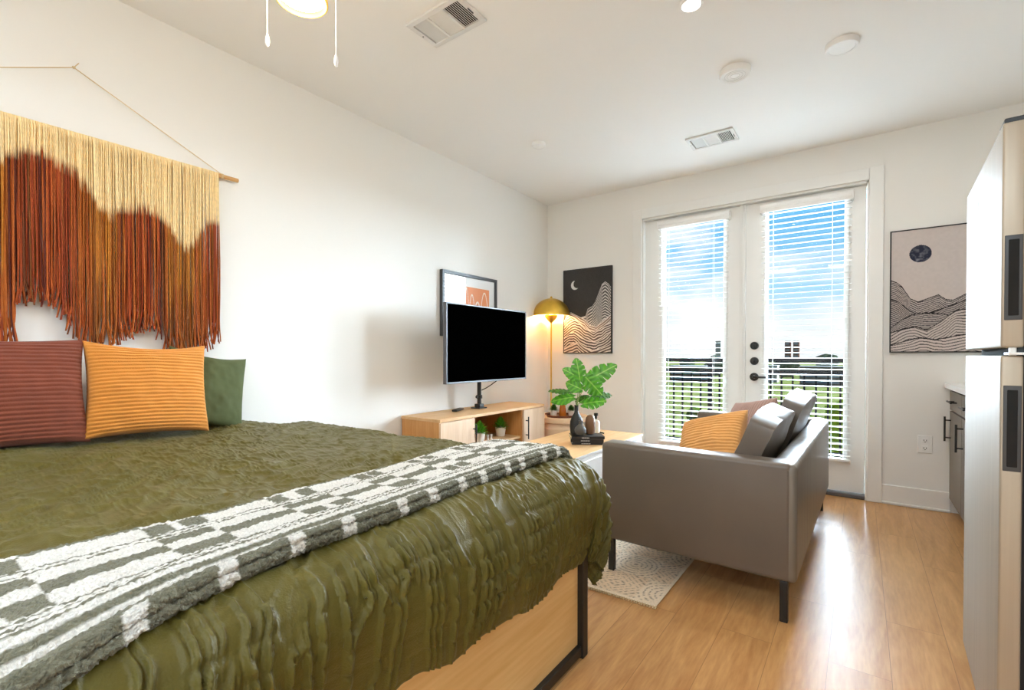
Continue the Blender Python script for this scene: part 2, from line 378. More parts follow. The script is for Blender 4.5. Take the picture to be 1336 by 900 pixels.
# ================================================================== wall prints
def hills(u, v, layers):
    """returns index of front-most layer (-1 sky) and the distance under its ridge"""
    idx = np.full(u.shape, -1); dist = np.zeros(u.shape)
    for k, (fn) in enumerate(layers):
        d = fn(u) - v; m_ = d > 0
        idx = np.where(m_, k, idx); dist = np.where(m_, d, dist)
    return idx, dist
def poster(name, x0, x1, z0, z1, colfn, label, cat='picture', y=-0.024):
    t = empty(name, ((x0+x1)/2, 0, z0), 0, label, cat)
    n, m_ = 190, 300
    us = np.linspace(0, 1, n); vs = np.linspace(0, 1, m_); U, V = np.meshgrid(us, vs, indexing='ij')
    P = np.stack([x0+.006+(x1-x0-.012)*U, np.full(U.shape, y-.001), z0+.006+(z1-z0-.012)*V], -1)
    finish('print', grid_mesh('print', P[:, ::-1], colfn(U, V)[:, ::-1]), M['print'], t)
    bm = B(); w = 0.008; yy = y-.004
    box(bm, (x0, yy, z0), (x0+w, 0, z1)); box(bm, (x1-w, yy, z0), (x1, 0, z1)); box(bm, (x0+w, yy, z0), (x1-w, 0, z0+w)); box(bm, (x0+w, yy, z1-w), (x1-w, 0, z1))
    obj('frame', bm, M['black'], t)
    bm = B(); box(bm, (x0+.004, y+.001, z0+.004), (x1-.004, -0.001, z1-.004)); obj('backing', bm, M['black'], t)
    return t
def L3(*c): return np.array(rgb(*c)[:3])
def ip(xs, ys): return lambda u: np.interp(u, xs, ys)
def bandlines(dist, u, v, spacing, w, seed, wob=0.02):
    ph = (dist + wob*(vnoise(u*5, v*5, seed)-.5) + wob*.6*(vnoise(u*11, v*9, seed+1)-.5))/spacing
    fr_ = np.abs(ph-np.floor(ph)-.5)*2
    return fr_ > (1-w)
def dark_art(U, V):
    c = np.tile(L3(66, 63, 61), U.shape+(1,)) * (0.92+.16*vnoise(U*60, V*90, 3))[..., None]
    x = (U-.245)*.556; z = (V-.815)*.882
    moon = (x*x+z*z < .048**2) & ~(((x-.026)**2+(z-.012)**2) < .044**2)
    c[moon] = L3(222, 220, 214)
    s = lambda u: sstep(0, 1, u)
    lay = [ip([0, .2, .36, .48, .52, .62, .68, .76, .82, .88, .94, 1], [.40, .40, .42, .44, .52, .55, .60, .72, .80, .825, .80, .75]),
           ip([0, .08, .16, .25, .32, .45, .55, .70, .8, .9, 1], [.38, .47, .49, .46, .44, .40, .33, .30, .36, .40, .44]),
           ip([0, .1, .25, .4, .55, .65, .8, .9, 1], [.30, .36, .40, .33, .27, .25, .29, .33, .36]),
           ip([0, .12, .22, .35, .5, .7, .85, 1], [.18, .24, .25, .20, .15, .12, .17, .24]),
           ip([0, .15, .3, .45, .6, .8, 1], [.05, .10, .13, .07, .03, .05, .10])]
    idx, d = hills(U, V, lay)
    base = [L3(92, 89, 87), L3(128, 106, 96), L3(96, 84, 80), L3(84, 76, 74), L3(100, 90, 88)]
    for k in range(5):
        mk = idx == k
        c[mk] = base[k]
        ln = mk & bandlines(d, U, V, .032, .40, 20+k, .035); c[ln] = L3(214, 208, 203)
        ed = mk & (d < .007); c[ed] = L3(226, 221, 216)
    return c
def light_art(U, V):
    c = np.tile(L3(198, 187, 182), U.shape+(1,)) * (0.97+.06*vnoise(U*40, V*60, 4))[..., None]
    mx_ = (U-.30)*.556; mz = (V-.80)*.882
    r2 = np.sqrt(mx_*mx_+mz*mz); mk = r2 < .062
    mot = vnoise(U*26, V*40, 8)*.6+vnoise(U*60, V*90, 9)*.4
    sh = np.clip((mz+.062)/.124, 0, 1)
    mc = L3(44, 48, 66)[None, None]*(1-np.clip((mot-.45)*2.2, 0, 1)*.8)[..., None] + L3(150, 152, 162)[None, None]*(np.clip((mot-.45)*2.2, 0, 1)*.8*(1-sh*.6))[..., None]
    c[mk] = mc[mk]
    lay = [ip([0, .06, .12, .2, .28, .4, .48, .55, .62, .75, .9, 1], [.60, .58, .54, .44, .41, .44, .46, .42, .41, .46, .52, .56]),
           ip([0, .08, .2, .3, .45, .6, .75, .9, 1], [.44, .42, .34, .30, .33, .37, .41, .40, .36]),
           ip([0, .1, .22, .35, .5, .62, .8, 1], [.20, .26, .31, .32, .31, .28, .26, .24]),
           ip([0, .12, .25, .37, .5, .65, .8, 1], [.16, .19, .21, .18, .24, .33, .34, .28]),
           ip([0, .15, .3, .45, .6, .8, 1], [.06, .09, .12, .10, .12, .15, .10])]
    idx, d = hills(U, V, lay)
    for k in range(5):
        mk = idx == k
        c[mk] = [L3(186, 176, 171), L3(176, 166, 161), L3(182, 172, 167), L3(196, 184, 178), L3(204, 190, 183)][k]
        ln = mk & bandlines(d, U, V, .0155 if k < 3 else .023, .5 if k < 3 else .3, 40+k, .03); c[ln] = L3(74, 70, 72)
        ed = mk & (d < .008); c[ed] = L3(30, 28, 30)
    return c
poster('wall_print', 0.214, 0.770, 1.117, 2.00, dark_art, 'black art print with a white crescent moon and line-drawn mountains, beside the brass lamp')
poster('wall_print', 2.958, 3.514, 1.117, 2.00, light_art, 'pale pink art print with a dark round moon over line-drawn waves, beside the fridge')
# framed orange print behind the television
t = empty('framed_print', (0, -1.309, 1.256), 0, 'dark framed print with orange rectangle and white line drawing, hung behind the television', 'picture')
y0, y1, z0, z1 = -1.672, -0.946, 1.256, 1.801
bm = B(); w = 0.026
for a in ((y0, z0, y0+w, z1), (y1-w, z0, y1, z1), (y0+w, z0, y1-w, z0+w), (y0+w, z1-w, y1-w, z1)): box(bm, (0, a[0], a[1]), (0.034, a[2], a[3]), 0.002)
obj('frame', bm, M['frame'], t)
us = np.linspace(0, 1, 220); vs = np.linspace(0, 1, 160); U, V = np.meshgrid(us, vs, indexing='ij')
c = np.tile(L3(240, 240, 238), U.shape+(1,)); org = (U > .29) & (U < .88) & (V > .17) & (V < .83); c[org] = L3(232, 140, 84)
for (cx_, w_, h0, ph) in ((.43, .05, .80, 0), (.53, .07, .70, 1), (.64, .09, .58, 2), (.78, .10, .76, 3)):
    pz = .2+(h0-.2)*(1-((U-cx_)/w_)**2)
    c[org & (np.abs(V-pz) < .012+.05*np.abs(U-cx_)/w_) & (np.abs(U-cx_) < w_)] = L3(248, 226, 204)
P = np.stack([np.full(U.shape, .018), y0+.02+(y1-y0-.04)*U, z0+.02+(z1-z0-.04)*V], -1)
finish('print', grid_mesh('print', P, c), M['glassprint'], t)
bm = B(); box(bm, (0.001, y0+.01, z0+.01), (0.015, y1-.01, z1-.01)); obj('backing', bm, M['black'], t)

# ================================================================== ceiling fittings
def vent(x0, x1, y0, y1, label):
    t = empty('ceiling_vent', ((x0+x1)/2, (y0+y1)/2, H), 0, label, 'vent')
    zb = H-.014; bm = B(); w = .026; g = (x1-x0-2*w)/3
    for a in ((x0, y0, x1, y0+w), (x0, y1-w, x1, y1), (x0, y0+w, x0+w, y1-w), (x1-w, y0+w, x1, y1-w), (x0+w+g-.006, y0+w, x0+w+g+.006, y1-w), (x0+w+2*g-.006, y0+w, x0+w+2*g+.006, y1-w)):
        box(bm, (a[0], a[1], zb), (a[2], a[3], H-.001), .002)
    obj('frame', bm, M['grille'], t)
    bm = B(); box(bm, (x0+w, y0+w, H-.003), (x1-w, y1-w, H-.0005)); obj('duct_opening', bm, M['dark'], t)
    for s in range(3):
        bm = B(); a0 = x0+w+g*s+.006; a1 = x0+w+g*(s+1)-.006
        if s == 1:
            n = 9
            for k in range(n):
                yy = y0+w+(y1-y0-2*w)*(k+.5)/n
                box(bm, (a0, -.0075, -.0006), (a1, .0075, .0006), M=Matrix.Translation((0, yy, zb+.006)) @ Matrix.Rotation(math.radians(-20), 4, 'X'))
        else:
            n = 8
            for k in range(n):
                xx = a0+(a1-a0)*(k+.5)/n
                box(bm, (-.0045, y0+w, -.0006), (.0045, y1-w, .0008), M=Matrix.Translation((xx, 0, zb+.005)) @ Matrix.Rotation(math.radians(-38 if s == 0 else 38), 4, 'Y'))
        obj('louvre_bank', bm, M['grille'], t)
    bm = B(); box(bm, (x1-.016, (y0+y1)/2-.02, zb-.006), (x1-.012, (y0+y1)/2+.02, zb+.002), .001); obj('damper_lever', bm, M['silver'], t)
    bm = B(); lathe(bm, [(.004, 0), (.003, -.002)], ((x0+.013), (y0+y1)/2, zb), 10); obj('screw', bm, M['silver'], t)
vent(0.958, 1.304, -2.872, -2.660, 'white ceiling vent nearer the lit fan lamp with pull chains')
vent(1.700, 2.036, -0.765, -0.540, 'white ceiling vent above the glass doors')
def puck(name, x, y, r, h, label, cat, lit=None, rings=False):
    t = empty(name, (x, y, H), 0, label, cat)
    bm = B(); lathe(bm, [(r, 0), (r, -h*.7), (r*.94, -h), (r*.80, -h)], (x, y, H), 40, caps=False); obj('housing', bm, M['white'], t, True)
    bm = B(); lathe(bm, [(r*.80, -h), (r*.76, -h+.003), (0.001, -h+.003)], (x, y, H), 40, caps=False); obj('diffuser' if not rings else 'face', bm, lit or M['white'], t, True)
    if rings:
        bm = B()
        for q in (.3, .5, .66): lathe(bm, [(r*q-.002, -h+.003), (r*q, -h), (r*q+.002, -h+.003)], (x, y, H), 40, caps=False)
        obj('sensor_ring', bm, M['grille'], t, True)
puck('smoke_detector', 2.192, -1.487, .083, .034, 'round white ringed smoke detector, middle of the three big ceiling discs', 'smoke detector', None, True)
puck('ceiling_light', 2.698, -1.412, .076, .026, 'round white flush ceiling light nearest the fridge', 'light')
puck('ceiling_light', 2.140, -2.179, .052, .012, 'lit recessed ceiling light at the top edge of the picture', 'light', M['glow2'])
puck('sprinkler_cover', 0.762, -1.357, .052, .028, 'small round white ceiling disc nearest the television wall', 'ceiling disc')
# ceiling fan whose light kit and pull chains hang into the picture
FX, FY = 1.300, -3.617
t = empty('ceiling_fan', (FX, FY, H), 0, 'ceiling fan with glowing round light, brass band and two hanging pull chains', 'ceiling fan')
bm = B(); lathe(bm, [(.07, 0), (.075, -.03), (.03, -.06), (.012, -.07), (.012, -.16)], (FX, FY, H), 32); obj('canopy', bm, M['brass'], t, True)
bm = B(); lathe(bm, [(.02, -.15), (.10, -.17), (.115, -.20), (.115, -.27), (.09, -.31), (.07, -.33)], (FX, FY, H), 40); obj('motor_housing', bm, M['brass'], t, True)
bm = B(); lathe(bm, [(.06, -.33), (.074, -.345), (.082, -.480), (.077, -.482), (.075, -.455)], (FX, FY, H), 44, caps=False); obj('light_band', bm, M['brass'], t, True)
bm = B(); lathe(bm, [(.075, -.462), (.07, -.468), (.05, -.472), (.001, -.474)], (FX, FY, H), 44, caps=False); obj('light_bowl', bm, M['glow'], t, True)
for k in range(3):
    a = YAW + PI/2 + PI/3 + k*2*PI/3
    R = Matrix.Translation((FX, FY, H-.235)) @ Matrix.Rotation(a, 4, 'Z') @ Matrix.Rotation(math.radians(9), 4, 'X')
    bm = B(); box(bm, (.10, -.055, -.004), (.44, .055, .004), .003, M=R); box(bm, (.09, -.018, -.007), (.17, .018, .001), .002, M=R); obj('blade', bm, M['oakY'], t)
for (px, pb, pt_) in ((361.5, 64, 47), (432.5, 90, 74)):
    s = 1 if px > 400 else -1
    q = Vector((FX, FY, 0)) + _r*(0.113*s) + Vector((-math.sin(YAW), math.cos(YAW), 0))*(-.0)
    d = (q-CAM).dot(Vector((-math.sin(YAW), math.cos(YAW), 0)))
    zb = 1.10 + (462.9-pb)/FPX*d; zt = 1.10 + (462.9-pt_)/FPX*d
    bm = B(); tube(bm, [(q.x, q.y, H-.36), (q.x, q.y, zt)], .0018, 6)
    for z in np.arange(zt, H-.36, .012): lathe(bm, [(.0005, -.002), (.0026, 0), (.0005, .002)], (q.x, q.y, float(z)), 6)
    ch = obj('pull_chain', bm, M['white'], t, True)
    bm = B(); lathe(bm, [(.001, 0), (.005, .004), (.0075, .016), (.006, .030), (.002, zt-zb), (.001, zt-zb+.002)], (q.x, q.y, zb), 14); obj('chain_pull', bm, M['white'], ch, True)

# ================================================================== bed
bed = empty('bed', (1.0, -3.90, 0), 0, 'oak and black metal bed frame with a wide plain footboard', 'bed')
YF, YN = -2.912, -4.95
bm = B(); box(bm, (1.935, YN+.04, 0.045), (1.962, YF-.035, 0.56), .002); obj('footboard', bm, M['bedoak'], bed)
bm = B(); box(bm, (1.925, YF-.038, 0), (1.985, YF, 0.585), .003); obj('post', bm, M['black'], bed)
bm = B(); box(bm, (1.925, YN, 0), (1.985, YN+.038, 0.585), .003); obj('post', bm, M['black'], bed)
bm = B(); box(bm, (1.935, YN+.04, 0.012), (1.980, YF-.038, 0.047), .003); obj('bottom_rail', bm, M['black'], bed)
for yy in (YF-.03, YN):
    bm = B(); box(bm, (0.05, yy, 0.20), (1.93, yy+.03, 0.36), .003); obj('side_rail', bm, M['bedoak'], bed)
bm = B(); box(bm, (0.03, YN, 0), (0.07, YF, 0.62), .004); obj('headboard', bm, M['bedoak'], bed)
bm = B(); box(bm, (0.08, YN+.04, 0.36), (1.90, YF-.04, 0.655), .06, 4); obj('mattress', bm, M['mattress'], bed, True)
# comforter
XF, YB, RR = 1.895, -2.910, 0.135
def comforter():
    A = np.concatenate([np.arange(.085, 1.7, .0085), np.arange(1.7, XF+.405, .0058)])
    Bv = np.concatenate([np.arange(YN-.12, -4.45, .02), np.arange(-4.45, YB+.50, .0026)])
    a, b = np.meshgrid(A, Bv, indexing='ij')
    hemv = .055*(vnoise(b*2.2, b*0, 5)-.5) + .03*(vnoise(b*9, b*0+3, 6)-.5)
    da = np.maximum(a-XF, 0)*(1+hemv/.4*sstep(XF, XF+.4, a)); db = np.maximum(b-YB, 0)
    p = 3.2
    rr = (da**p+db**p)**(1/p); n2 = np.sqrt(da**2+db**2)+1e-9
    dirx = da/n2; diry = db/n2
    th = np.minimum(rr/RR, PI/2)
    ext = np.maximum(rr-RR*PI/2, 0)
    off = RR*np.sin(th) - .17*np.maximum(ext-.03, 0)*1.0*(dirx > .3) 
    drop = RR*(1-np.cos(th)) + ext
    x = np.minimum(a, XF)+off*dirx; y = np.minimum(b, YB)+off*diry
    zt = .700 + .045*sstep(1.0, .12, a)*sstep(-3.0, -3.35, b)
    puff = .020*(vnoise(a*3.3, b*3.3, 1)-.5) + .012*(vnoise(a*8, b*8, 2)-.5)
    z = zt - drop + puff*(1-.6*np.minimum(rr/.2, 1))
    # soft folds down the hanging sides, strongest at the corner
    cor = np.clip(np.minimum(da, db)/.12, 0, 1)
    ang = np.arctan2(db, da)
    fold = (.022*np.sin(b*7+2*vnoise(b*3, b*0, 9)) * (dirx > .5) * sstep(.05, .35, rr)) + cor*.030*np.sin(ang*9+.6)*sstep(.08, .3, rr)
    x = x + fold*dirx; y = y + fold*diry
    P = np.stack([x, y, z], -1)
    du = np.gradient(P, axis=0); dv = np.gradient(P, axis=1); nrm = np.cross(du, dv); nrm /= np.linalg.norm(nrm, axis=-1, keepdims=True)+1e-12
    # ruched bands: seams run along the bed's width, pleats between them
    per = .052; aw = a + .012*(vnoise(a*4, b*4, 12)-.5) + .01*(vnoise(b*3, a*0, 3)-.5)
    k = np.floor(aw/per); frc = aw/per-k
    env = 1-.50*np.exp(-(np.minimum(frc, 1-frc)/.10)**2)
    wv = vnoise(a*9, b*9, 14)
    wb = b + .018*(vnoise(a*10, b*7, 15)-.5) + .010*(vnoise(a*24, b*16, 21)-.5)
    def crest(q, w): 
        n_ = np.abs(q-.5); g_ = np.gradient(q, axis=1)/np.gradient(b, axis=1); d_ = n_/(np.abs(g_)+6.0); return np.exp(-(d_/w)**1.6)
    pl = vnoise(wb/.018, a/.30+wv, 16); pl2 = vnoise(wb/.014+40, a/.14, 17)
    rid = crest(pl, .0042)*.95 + crest(pl2, .0045)*.5*sstep(.35, .6, vnoise(a*7, b*7, 23))
    side = sstep(-.06, .12, rr-0.02)
    topw = vnoise((a*.75+b*.66)/.026+1.8*vnoise(a*8, b*8, 31), (a*.66-b*.75)/.060, 30); topw = (1-np.abs(2*topw-1))**1.8
    amp = .003 + .0110*side*(.6+.8*vnoise(a*6, b*5, 18))*(1-.75*sstep(.34, .40, a-XF))
    hgt = amp*env*rid*(.35+.65*side) + .0150*topw*(1-side)*(.4+.6*vnoise(a*5, b*5, 32))
    seam = -.0012*np.exp(-(np.minimum(frc, 1-frc)/.09)**2)*side
    P = P + nrm*(hgt+seam)[..., None]
    return P
P = comforter()
me = grid_mesh('comforter', P)
cf = finish('comforter', me, M['olive'], None, True, None, origin=(1.0, -3.9, 0.70))
sm = cf.modifiers.new('thickness', 'SOLIDIFY'); sm.thickness = .016; sm.offset = -1
tag(cf, 'olive green ruched satin comforter spread over the bed and hanging over its foot', 'comforter')
# throw blanket across the foot
def throw():
    tl = np.arange(-4.62, -2.735, .0042); sl = np.arange(0, .640, .0042)
    t, s = np.meshgrid(tl, sl, indexing='ij')
    xin = np.interp(t, [-4.6, -4.343, -4.033, -3.673, -3.395, -3.024, -2.86, -2.73], [1.575, 1.578, 1.584, 1.556, 1.534, 1.502, 1.530, 1.60])
    xout = np.interp(t, [-4.6, -4.36, -4.178, -3.969, -3.741, -3.458, -3.20, -3.02, -2.9, -2.73], [2.03, 1.995, 1.945, 1.912, 1.912, 1.888, 1.872, 1.870, 1.872, 1.87])
    wv = xout-xin
    # cross-section: flat top, then a plump fold rolling under
    f = s/.640; Ft = .80
    top = np.minimum(f/Ft, 1.0); ux = xin + (wv-.022)*top
    rol = np.clip((f-Ft)/(1-Ft), 0, 1); R = .017
    ux = ux + R*np.sin(rol*PI*.95); 
    ridge = .006*np.exp(-((f-.70)/.03)**2)-.007*np.exp(-((f-.775)/.018)**2)
    lift = .034*sstep(0, .05, f) - R*(1-np.cos(rol*PI*.95)) + ridge
    base = .700 + .010
    da = np.maximum(ux-XF, 0); db = np.maximum(t-YB, 0)
    drp = lambda q: RR*(1-np.cos(np.arcsin(np.clip(q/RR, 0, .985))))
    ux = ux - .009*np.exp(-((rol-.42)/.10)**2)*(rol > 0)
    z = base + lift - drp(np.sqrt(da**2+np.minimum(db, .20)**2)) + .010*(vnoise(t*5, s*5, 50)-.5)
    y = np.where(db > 0, YB + RR*np.sin(np.minimum(db/RR, 1.45)), t)
    end = sstep(-2.80, -2.735, t); z = z - end*.03
    ux = ux + .006*(vnoise(t*7, s*2, 51)-.5)
    P = np.stack([ux, y, z], -1)
    du = np.gradient(P, axis=0); dv = np.gradient(P, axis=1); nrm = np.cross(du, dv); nrm /= np.linalg.norm(nrm, axis=-1, keepdims=True)+1e-12
    nrm *= np.sign(np.where(np.abs(nrm[..., 2:3]) < .05, 1, nrm[..., 2:3])) if False else -1*np.sign((nrm[nrm.shape[0]//2, 20, 2]))*-1
    fz = (.0050+.005*rol)*(rng.rand(*t.shape)-.3) + .003*vnoise(t*90, s*90, 52)
    P = P + nrm*fz[..., None]
    # woven pattern
    white = L3(228, 225, 217); dark = L3(116, 114, 94)
    band = lambda a, b_: (f >= a) & (f < b_)
    L_ = [.21, .13, .17, .10, .15, .12, .14, .09, .13, .11, .12, .10, .13, .11, .12, .10, .12]
    ed = -4.66+np.concatenate([[0], np.cumsum(L_)])
    tw = t + .020*(vnoise(t*5, s*9, 60)-.5)
    ci = np.searchsorted(ed, tw.reshape(-1)).reshape(t.shape)
    fc = np.minimum(np.abs(tw[..., None]-ed).min(-1), 1)     # distance to the nearest cell border
    odd = (ci % 2 == 1)
    g = np.zeros(t.shape)
    g = np.where(band(0, .075), odd*1.0, g)
    g = np.where(band(.075, .215), ((fc < .020) & (ci % 2 == 0)) | (~odd & (fc < .042)), g)
    for a_ in (.222, .262): g = np.where(band(a_, a_+.013), 1, g)
    g = np.where(band(.290, .385), (~odd)*1.0, g)
    g = np.where(band(.385, .480), odd*1.0, g)
    g = np.where(band(.480, .600), (~odd) & (fc < .050), g)
    for a_ in (.612, .650, .690): g = np.where(band(a_, a_+.014), 1, g)
    g = np.where(band(.735, .755) | band(.775, .80), 1, g)
    ci2 = np.searchsorted(ed+.05, (tw).reshape(-1)).reshape(t.shape); fc2 = np.abs(tw[..., None]-(ed+.05)).min(-1)
    g = np.where(f >= .80, 1-((ci2 % 2 == 1) & (fc2 < .032)), g)
    n_ = (.84+.3*rng.rand(*t.shape))[..., None]
    col = np.where(g[..., None] > .5, dark*n_, white*(.94+.06*n_))
    return P, col
P, c = throw()
th_ = finish('throw_blanket', grid_mesh('throw_blanket', P, c), M['throw'], None, True, None, origin=(1.75, -3.7, .75))
tag(th_, 'white and grey-green checkered chenille throw folded across the bed foot', 'blanket')
# ---------------------------------------------------------------- cushions
def cushion(name, w, h, th, material, loc, rot, label, cat='pillow', ridges=0, ramp=.0062, seed=1, n=170, vertical=False, crown=.0):
    us = np.linspace(-1, 1, n); U, V = np.meshgrid(us, us, indexing='ij')
    def sheet(sg):
        prof = (np.clip(1-U**2, 0, 1)**.42)*(np.clip(1-V**2, 0, 1)**.42)
        pinch = 1-.075*(1-V**2)*np.abs(U)**3; pinch2 = 1-.075*(1-U**2)*np.abs(V)**3
        X = U*w/2*pinch; Z = V*h/2*pinch2
        X = X*(1+.02*U*V); 
        T = th/2*prof + .004
        wr = .010*(vnoise(U*3+9, V*3+9, seed)-.5)*prof + .006*(vnoise(U*7+20, V*7+20, seed+1)-.5)*prof
        # creases pulled in at the corners
        cr_ = np.exp(-((np.abs(U)-np.abs(V))/.12)**2)*sstep(.62, .95, np.maximum(np.abs(U), np.abs(V)))
        T = T + wr - .004*cr_
        Z = Z - crown*h*(1-U**2)*np.clip(V, 0, 1)**3
        if ridges:
            q = U if vertical else V
            T = T + ramp*np.abs(np.sin(PI*ridges/2*(q+.010*(vnoise(U*4, V*4, seed+3)-.5))))*np.clip(prof*2.5, 0, 1)
        return np.stack([X, sg*T*1.0, Z], -1)
    Pf = sheet(-1); Pb = sheet(1)
    P = np.concatenate([Pf, Pb[::-1]], 0)
    me = grid_mesh(name, P)
    bm = bmesh.new(); bm.from_mesh(me); bmesh.ops.holes_fill(bm, edges=[e for e in bm.edges if e.is_boundary], sides=0) if False else None
    bmesh.ops.remove_doubles(bm, verts=bm.verts[:], dist=.0004); bmesh.ops.recalc_face_normals(bm, faces=bm.faces[:]); bm.to_mesh(me); bm.free()
    o = finish(name, me, material, None, True)
    o.location = loc; o.rotation_euler = rot
    tag(o, label, cat)
    return o
# local -Y is the front; turn it to face +x (rz=90deg), lean back on x axis
tilt = math.radians(-17)
def lean(loc, rz, tl, roll=0):
    R = Matrix.Rotation(rz, 4, 'Z') @ Matrix.Rotation(tl, 4, 'X') @ Matrix.Rotation(roll, 4, 'Y')
    return R.to_euler()
cushion('throw_pillow', .47, .43, .17, M['maroon'], (.22, -4.165, .955), lean(0, PI/2-.02, tilt, -.01), 'dark rust brown corduroy pillow at the far left of the bed head', ridges=25, seed=3)
cushion('throw_pillow', .45, .42, .17, M['ochre'], (.245, -3.725, .953), lean(0, PI/2-.06, tilt, .035), 'golden ochre corduroy pillow between the brown and the green pillows', ridges=26, seed=8, crown=.05)
cushion('throw_pillow', .36, .39, .14, M['greenp'], (.165, -3.465, .93), lean(0, PI/2+.05, tilt, .20), 'plain sage green pillow half hidden behind the ochre pillow', ridges=0, seed=15, crown=.05)

# ================================================================== macrame wall hanging
t = empty('wall_hanging', (0.03, -3.92, 2.04), 0, 'fringed yarn wall hanging dip-dyed cream, ochre and rust, above the bed pillows', 'wall hanging')
bm = B(); tube(bm, [(.03, -4.60, 2.052), (.03, -3.250, 2.052)], .011, 14); obj('dowel', bm, M['dowel'], t, True)
ap = (.022, -3.921, 2.347)
bm = B(); tube(bm, [(.03, -3.335, 2.063), ap, (.03, -4.507, 2.063)], .0022, 6); lathe(bm, [(.001, -.006), (.006, -.003), (.006, .003), (.001, .006)], ap, 10)
tube(bm, [ap, (.024, -3.905, 2.372)], .002, 5)
for yy in (-3.335, -4.507): 
    for k in range(3): bmesh.ops.create_uvsphere(bm, u_segments=8, v_segments=6, radius=.0145, matrix=Matrix.Translation((.03, yy+k*.004, 2.052)) @ Matrix.Diagonal((1, .25, 1, 1)))
obj('hanging_cord', bm, M['cream'], t, True)
px2y = lambda px: at(px, 300, 0, .03).y
bpx = [(0, 225), (3, 206), (25, 197), (50, 197), (75, 212), (100, 230), (117, 250), (125, 266), (140, 276), (160, 273), (185, 271), (205, 280), (217, 291), (225, 306), (240, 323), (250, 320), (262, 302), (266, 292), (287, 286)]
epx = [(0, 441), (17, 446), (19, 440), (20, 399), (25, 398), (40, 391), (60, 395), (75, 402), (90, 424), (97, 440), (110, 446), (130, 450), (145, 450), (165, 440), (175, 436), (185, 431), (200, 430), (212, 442), (217, 456), (240, 462), (265, 458), (275, 448), (287, 442)]
by = [at(*q, 0, .03).y for q in bpx]; bz = [at(*q, 0, .03).z for q in bpx]
ey = [at(*q, 0, .03).y for q in epx]; ez = [at(*q, 0, .03).z for q in epx]
oy = [px2y(q) for q in (0, 5, 9, 60, 105, 124, 140, 152, 175, 205, 218, 226, 244, 256, 287)]; ov = [.9, .7, .0, .05, .15, .65, .8, .35, .05, .1, .5, .95, .9, .3, .05]
def fringe():
    V = []; F = []; C = []; K = 5; NS = 26
    cream = L3(246, 218, 164); rust = L3(146, 56, 16); rust2 = L3(84, 26, 8); rust3 = L3(168, 80, 28); och = L3(196, 124, 34); och2 = L3(156, 92, 22)
    n = 165
    for layer in range(2):
        for i in range(n):
            y = -3.352 - (1.135)*(i+.5*layer+rng.rand()*.35)/n
            ym = y if y > -4.16 else -4.16 - (y+4.16)*-1 if False else y
            ys = y if y > -4.14 else (-4.14+(-4.14-y)*0.9 if True else y)
            top = np.interp(ys, by[::-1] if by[0] > by[-1] else by, bz[::-1] if by[0] > by[-1] else bz)
            end = np.interp(ys, ey[::-1] if ey[0] > ey[-1] else ey, ez[::-1] if ey[0] > ey[-1] else ez)
            top += rng.uniform(-.020, .016); end += rng.uniform(-.022, .018)
            o_ = np.clip(np.interp(ys, oy, ov)+rng.uniform(-.25, .25), 0, 1)
            q = rng.rand()
            dye = (rust if q < .5 else rust2 if q < .78 else rust3)*(.75+.5*rng.rand())
            gold = och*(.8+.4*rng.rand()) if rng.rand() < .65 else och2*(.8+.4*rng.rand())
            crm = cream*(.86+.2*rng.rand())
            x0 = .030 + (.013 if layer == 0 else .006) + rng.uniform(-.004, .004)
            ph = rng.rand()*6.28; curl = rng.uniform(-.020, .020); rad = .0031*rng.uniform(.85, 1.2)
            gsplit = rng.uniform(.35, .8)
            for s in range(NS):
                f = s/(NS-1); z = 2.062+(end-2.062)*f
                xx = x0 + (.0 if f > .03 else -.0); yy = y + .0035*math.sin(ph+f*5)*f + curl*max(0, f-.9)/.1
                xx = xx + .008*max(0, f-.85)/.15*math.sin(ph*3) + .003*math.sin(ph*2+f*7)
                if s == 0: xx = .030 + .011
                for k in range(K):
                    a = 2*PI*k/K; V.append((xx+rad*math.cos(a), yy+rad*math.sin(a), z))
                    tdy = 1.0 if z < top else 0.0
                    if -.010 < z-top < .010: tdy = .5-.5*(z-top)/.010
                    fz = (top-z)/max(.05, top-end)
                    d = dye*(1-o_) + gold*o_
                    if o_ > .3 and fz > gsplit: d = d*.45+dye*.55
                    C.append(tuple(crm*(1-tdy)+d*tdy)+(1,))
            b0 = len(V)-NS*K
            for s in range(NS-1):
                for k in range(K):
                    F.append((b0+s*K+k, b0+s*K+(k+1) % K, b0+(s+1)*K+(k+1) % K, b0+(s+1)*K+k))
    me = bpy.data.meshes.new('fringe'); me.from_pydata(V, [], F)
    ca = me.color_attributes.new('Col', 'FLOAT_COLOR', 'POINT'); ca.data.foreach_set('color', np.array(C, np.float32).reshape(-1))
    return me
fr_o = finish('fringe', fringe(), M['yarn'], t, True); fr_o['kind'] = 'stuff'

# ================================================================== media console
CY0, CY1, CXF, CZT = -2.09, -0.726, 0.405, 0.645
t = empty('tv_console', (.2, -1.4, 0), 0, 'low light oak console with two doors and an open middle shelf', 'console')
bm = B(); box(bm, (.012, CY0, CZT-.022), (CXF+.012, CY1, CZT), .002); obj('top', bm, M['oakY'], t)
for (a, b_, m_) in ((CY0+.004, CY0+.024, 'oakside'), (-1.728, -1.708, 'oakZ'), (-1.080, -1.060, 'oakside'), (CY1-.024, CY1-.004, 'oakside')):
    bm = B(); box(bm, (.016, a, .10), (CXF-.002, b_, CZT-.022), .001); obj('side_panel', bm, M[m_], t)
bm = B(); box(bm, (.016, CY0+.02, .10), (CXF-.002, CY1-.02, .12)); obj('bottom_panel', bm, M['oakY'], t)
bm = B(); box(bm, (.016, CY0+.02, .12), (.024, CY1-.02, CZT-.022)); obj('back_panel', bm, M['oakin'], t)
